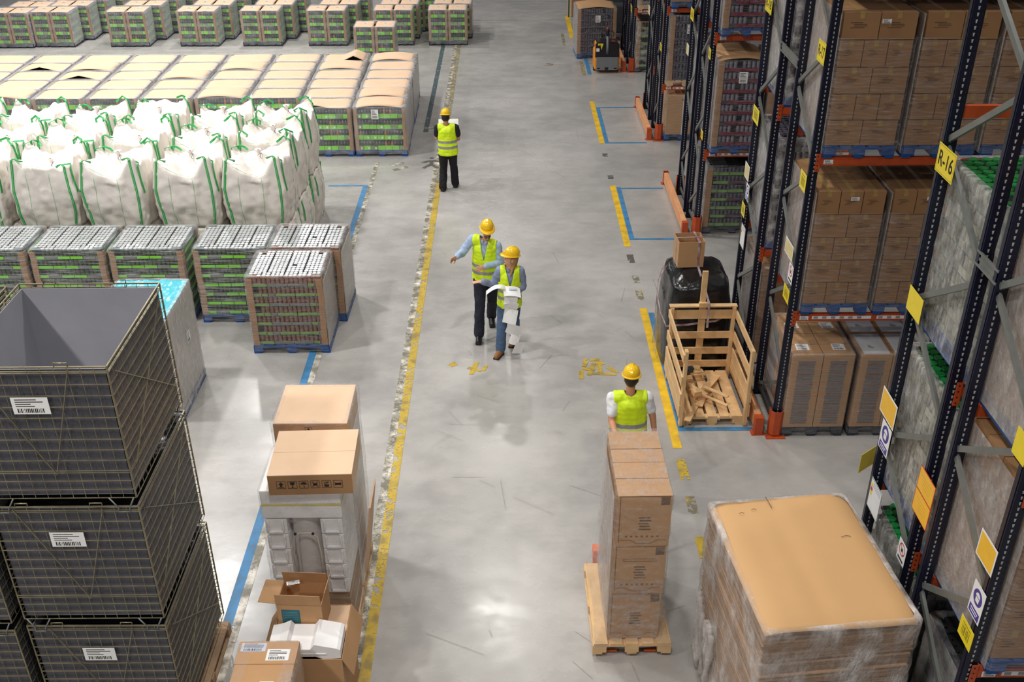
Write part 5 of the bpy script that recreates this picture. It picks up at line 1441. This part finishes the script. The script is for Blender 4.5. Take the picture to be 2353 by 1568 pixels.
    if sleeve == 'long':
        nk = S + u * .045
        for s in (-1, 1):
            m = M(); m.grid(lambda a, b: nk + (sd * s * math.sin(.15 + a * 2.2) + fw * math.cos(.15 + a * 2.2)) * (.066 + .02 * b) + u * (.035 - .045 * b + .012 * a - .02 * (1 - a)), 8, 3); m.build('shirt_collar', shirt, o, solid=.004)
    m = M()
    for k in 'ab': leg(m, k, .012 * loose + .004)
    m.sph(Pv, (.165 * W, .12, .13), 20, 14, R); me = remesh(m, .010, 5)
    me = cut(me, lambda p: (p - Pv).dot(u) < .1, None, fold(7, .009)); me.materials.append(trousers); obj('trousers', me, t)
    m = M(); torso(m, .024, False)
    for q in range(9): m.sph(Pv + u * (-.06 + (T * .82 + .06) * q / 8), ((.178 + .026 * (1 - q / 8)) * W, .134 + .022 * (1 - q / 8), .13), 20, 12, R)
    cap(m, A.lerp(B, .1), B.lerp(A, .1), .078, .078)
    me = remesh(m, .009, 6)
    def keep(p):
        q = p - Pv; h = q.dot(u); x = q.dot(sd); y = q.dot(fw)
        if h < vhem: return False
        r = p - S
        if math.hypot(r.dot(sd), r.dot(fw) * 1.1) < .074 and r.dot(u) > -.02: return False
        if vneck and y > 0.02 and h > T * .55 and abs(x) < .004 + .048 * (h - T * .55) / (T * .45): return False
        for s, ss in ((A, -1), (B, 1)):
            g = p - s
            if abs(g.dot(sd)) * 1 < .2 and g.dot(sd) * ss > -.008 and g.dot(u) > -.16: return False
        return True
    def vm(p):
        h = (p - Pv).dot(u)
        return 1 if (T * .10 < h < T * .10 + .052) or (T * .10 + .115 < h < T * .10 + .167) else 0
    me = cut(me, keep, vm, fold(12, .009), [(Pv + u * (T * .10 + q), u) for q in (0, .052, .115, .167, )] + [(Pv + u * vhem, u)]); me.materials.append(m_vest); me.materials.append(m_refl); o = obj('hi_vis_vest', me, t)
    md = o.modifiers.new('thick', 'SOLIDIFY'); md.thickness = .004; md.offset = 1
    for k in 'ab':
        an, td = V(J['n' + k]), V(J['f' + k]).normalized(); up = V((0, 0, 1)); pit = J.get('p' + k, 0.)
        m = M(); cap(m, an + up * .05, an - up * .02, .05, .052); cap(m, an - up * .045 - td * .035, an - up * .045 + td * .07, .05, .05); cap(m, an - up * .045 + td * .06, an - up * .055 + td * .155 - up * pit, .05, .042)
        me = remesh(m, .008, 4); me.materials.append(boots); bo = obj('boot', me, t)
        ms_ = M(); tz = an.z - .098; c0 = an - td * .045; c1 = an + td * .185
        ms_.bar((c0.x, c0.y, tz + .012), (c1.x, c1.y, tz + .012 - pit), .096, .028); ms_.build('sole', m_sole, bo, .01)
    # head: hair, helmet, face
    m = M(); m.sph(hc - f * .012 + hu * .004, (.082, .096, .105), 16, 12, RH)
    me = remesh(m, .008, 2); 
    if longhair:
        m = M(); m.sph(hc - f * .012 + hu * .004, (.082, .096, .105), 16, 12, RH)
        for s in (-1, 1): cap(m, hc + hs * s * .045 - f * .05, hc + hs * s * .075 - f * .01 - hu * .25, .036, .014)
        cap(m, hc - f * .07, hc - f * .075 - hu * .2, .05, .03); me = remesh(m, .008, 3)
    me = cut(me, lambda p: not ((p - hc).dot(f) > .03 and (p - hc).dot(hu) < .06) and not (not longhair and (p - hc).dot(hu) < -.075), None); me.materials.append(mk('hair_' + hair[0], hair[1], .6, var=.25, scale=40)); obj('hair', me, t)
    if beard:
        m = M(); m.sph(hc + f * .032 - hu * .07, (.055, .062, .054), 14, 10, RH); me = remesh(m, .006, 2)
        me = cut(me, lambda p: (p - hc).dot(hu) < -.045 and (p - hc).dot(f) > .02 and not ((p - hc).dot(f) > .085 and abs((p - hc).dot(hu) + .066) < .008)); me.materials.append(mk('grey_beard', (92, 84, 78), .8, var=.2, scale=60)); obj('beard', me, t)
    for s in (-1, 1):
        m = M(); m.sph(hc + f * .082 + hs * s * .031 + hu * .0, (.012, .008, .008), 8, 6, RH); m.sph(hc + f * .0885 + hs * s * .031, .004, 6, 5, None, 1); m.build('eye', [m_white, m_black], t)
        m = M(); m.tube([hc + f * .088 + hs * s * .014 + hu * .017, hc + f * .087 + hs * s * .032 + hu * .022, hc + f * .077 + hs * s * .05 + hu * .016], .004, 5); m.build('eyebrow', MATS['hair_' + hair[0]], t)
    m = M(); m.sph(hc + f * .0905 - hu * .064, (.021, .008, .0065), 8, 6, RH); m.build('lips', mk('lips', (150, 92, 84), .5), t)
    hb = hc + hu * .056 - f * .006
    m = M(); prof = [(.102, 0), (.105, .02), (.100, .055), (.084, .09), (.052, .115), (.0, .124)]
    k = len(m.v); m.lathe(prof, 28, (0, 0, 0)); 
    m.v = [(x * .95, y * 1.12, z * (1 + .05 * (abs(x) < .03))) for x, y, z in m.v]
    n = 36; base = len(m.v)
    for j in range(n):                      # brim with a longer peak in front
        a = 2 * PI * j / n; c, s = math.cos(a), math.sin(a); e = .014 + .045 * max(0, s) ** 2.5
        for (ex, zz) in ((0, .012), (e, .002 - .012 * max(0, s)), (e, -.004 - .012 * max(0, s)), (0, 0)):
            m.v.append((c * (.1035 + ex), s * (.1205 + ex), zz))
    for j in range(n):
        for q in range(4): m.f.append((base + j * 4 + q, base + ((j + 1) % n) * 4 + q, base + ((j + 1) % n) * 4 + (q + 1) % 4, base + j * 4 + (q + 1) % 4)); m.m.append(0); m.s.append(True)
    m.ribbon([(0, .112 * math.cos(a) * 1.09, .128 * math.sin(a) + .001) for a in [PI * i / 12 * .8 + .3 for i in range(13)]], .026, (1, 0, 0), 0, .004)
    m.v = [tuple(hb + RH @ V(v)) for v in m.v]
    hh = m.build('hard_hat', m_hel, t)
    m = M(); m.lathe([(.098, -.028), (.1, -.012), (.096, .0)], 24); m.v = [tuple(hb + RH @ V((x * .9, y * 1.07, z))) for x, y, z in m.v]; m.build('hat_band', mk('hat_band_grey', (90, 92, 100), .6), hh, solid=.003)
    return t, (Pv, u, fw, sd, S)
skin1, skin2, skin3 = (206, 150, 118), (222, 170, 140), (206, 146, 112)
sh_blue = mk('light_blue_shirt', (170, 192, 222), .8, var=.05); tr_navy = mk('navy_trousers', (26, 28, 46), .8, var=.15)
t1, _ = person('man in yellow helmet, light blue shirt and high visibility vest pointing with his right hand', (-.36, 14.42, 0), dict(
    pelvis=(.03, .02, 1.01), sa=(-.165, .02, 1.60), sb=(.21, -.03, 1.50), head=(.06, -.06, 1.775), face=(.12, -.9, -.2),
    ea=(-.325, -.04, 1.40), wa=(-.395, -.27, 1.44), da=(-.55, -.55, -.12), pna=(-.7, .5, .1), ca=.35, ta=1, eb=(.255, -.06, 1.24), wb=(.035, -.21, 1.25), db=(-.85, -.4, -.14), pnb=(.3, -.8, .5), cb=.25, tb=-1,
    ha=(-.065, .02, .96), ka=(-.07, -.17, .53), na=(-.09, -.28, .11), fa=(-.05, -1, 0), hb=(.115, .02, .96), kb=(.12, .08, .53), nb=(.10, .27, .14), fb=(.1, -1, 0), pb=.035, w=1.06),
    skin1, sh_blue, tr_navy, m_bootb, ('dark', (50, 42, 38)), beard=True)
tw, _ = person('woman with long fair brown hair, yellow helmet and vest holding a fan of papers', (.02, 13.84, 0), dict(
    pelvis=(.01, .0, .88), sa=(-.135, -.02, 1.36), sb=(.165, -.0, 1.35), head=(.035, -.03, 1.575), face=(-1, -.3, .16),
    ea=(-.22, .0, 1.12), wa=(-.38, -.14, 1.24), da=(-.9, -.3, .12), pna=(.2, .1, 1), ca=.15, ta=1, eb=(.215, .02, 1.08), wb=(.05, -.17, 1.07), db=(-.8, -.5, .1), pnb=(0, 0, -1), cb=.5,
    ha=(-.075, .0, .86), ka=(-.11, -.14, .47), na=(-.13, -.16, .10), fa=(-.45, -1, 0), hb=(.085, .0, .86), kb=(.09, .0, .47), nb=(.09, .2, .13), fb=(-.35, -1, 0), pb=.03, w=.9),
    skin2, mk('grey_blue_shirt', (134, 146, 178), .8, var=.06), mk('blue_jeans', (74, 98, 130), .8, var=.2, scale=5), m_bootn, ('fair', (176, 128, 78)), longhair=True, loose=.5, vhem=-.1)
tb, _ = person('lone man seen from behind in black clothes, yellow helmet and vest, reading papers', (-1.22, 20.55, 0), dict(
    pelvis=(.01, .0, .88), sa=(-.19, .01, 1.34), sb=(.18, .01, 1.34), head=(-.02, .03, 1.55), face=(.05, 1, -.25), front=False,
    ea=(-.22, .08, 1.10), wa=(-.10, .28, 1.14), da=(.2, .9, .2), eb=(.225, .06, 1.08), wb=(.10, .27, 1.13), db=(-.2, .9, .2),
    ha=(-.085, .0, .86), ka=(-.10, .03, .48), na=(-.12, -.09, .10), fa=(.15, 1, 0), hb=(.085, .0, .86), kb=(.11, .1, .48), nb=(.13, .12, .10), fb=(.1, 1, 0), w=1.),
    skin3, mk('black_shirt', (26, 26, 32), .8), mk('black_trousers', (24, 22, 26), .85, var=.2), m_bootb, ('black', (30, 26, 26)), sleeve='short', loose=1.1, vneck=False, vhem=-.1)
tp, _ = person('man in white shirt, yellow helmet and vest pulling the carton tower, seen from behind', (1.43, 10.2, 0), dict(
    pelvis=(.0, -.02, .95), sa=(-.20, .0, 1.46), sb=(.205, .0, 1.47), head=(.01, .04, 1.70), face=(.15, 1, -.1), front=False,
    ea=(-.215, -.14, 1.22), wa=(-.17, -.43, 1.155), da=(.0, -.9, -.12), pna=(0, .0, 1), ca=1.1, ta=1, eb=(.285, .0, 1.20), wb=(.325, -.01, .95), db=(.1, .05, -1), pnb=(1, 0, 0), cb=.9, tb=-1,
    ha=(-.09, .0, .93), ka=(-.1, .14, .52), na=(-.11, .16, .10), fa=(0, 1, 0), hb=(.09, .0, .93), kb=(.1, .02, .50), nb=(.11, -.24, .13), fb=(0, 1, 0), pb=.03, w=1.12),
    skin3, mk('white_shirt', (236, 238, 242), .8, var=.03), mk('dark_grey_trousers', (52, 54, 62), .85), m_bootb, ('brown', (52, 38, 30)), sleeve='short', vneck=False)
# wrist bands / papers
def sheet(fn, mat=m_white, n=10): 
    m = M(); m.grid(fn, n, n); return m
t = thing('paper_fan', "open booklet with long fan of white sheets hanging from the woman's hand", 'papers', (-.04, 13.56, .02))
m = M(); m.grid(lambda u, v: (-.27 + .27 * u, .02 + .10 * u - .13 * (1 - v) , 1.15 + .06 * math.sin(u * PI * .9) - .02 * (1 - u)), 10, 6, 0, False); m.build('booklet_page', m_white, t, solid=.003)
m = M(); m.grid(lambda u, v: (-.03 + .25 * u - .04 * (1 - v) + .06 * (1 - v), .10 - .2 * (1 - v) - .03 * u, 1.16 + .03 * math.sin(u * PI * .8) - .06 * (1 - v) - .03 * u), 10, 6, 0, False); m.build('booklet_page', m_white, t, solid=.003)
m = M(); m.bx(.06, .17, -.02, .04, 1.168, 1.169); m.build('printed_panel', mk('pale_blue_print', (206, 214, 230), .6), t)
zz = 1.08
for k, (ox, tl, L) in enumerate(((.0, .02, .12), (.01, -.03, .13), (.0, .04, .22), (.06, -.06, .2), (.02, .05, .16), (.07, -.07, .22))):
    m = M(); z0 = zz; wd = .2 if k < 4 else .14
    m.grid(lambda u, v: (ox + wd * u + tl * v * (1 if k % 2 else -1) + (.02 * k if k > 3 else 0), -.07 + (.025 if k % 2 else -.025) * (v - .5) * 2 + .015 * math.sin(u * 3 + k), z0 - L * v + .02 * math.sin(u * 2 + k) - (.06 * u if k > 2 else 0)), 6, 6, 0, False); m.build('hanging_sheet', m_white, t, solid=.002); zz -= L * .88
for (pp, c_) in (((-.36 - .02, 14.42 - .225, 1.252), t1),):
    m = M(); m.lathe([(.031, -.012), (.034, 0), (.031, .012)], 14, (0, 0, 0), V((-.85, -.4, -.1)).to_track_quat('Z', 'Y').to_matrix()); m.v = [tuple(V(v) + V((.052, -.205, 1.25))) for v in m.v]; m.build('wristwatch', m_black, c_, solid=.004)
m = M(); m.bx(-.21, .2, -.003, .003, -.14, .14); o = m.build('plan_sheet', m_white); o.location = (-1.2, 20.93, 1.27); o.rotation_euler = (-.75, 0, .05); tag(o, 'white sheets the lone man is reading, held in front of his chest', 'papers')
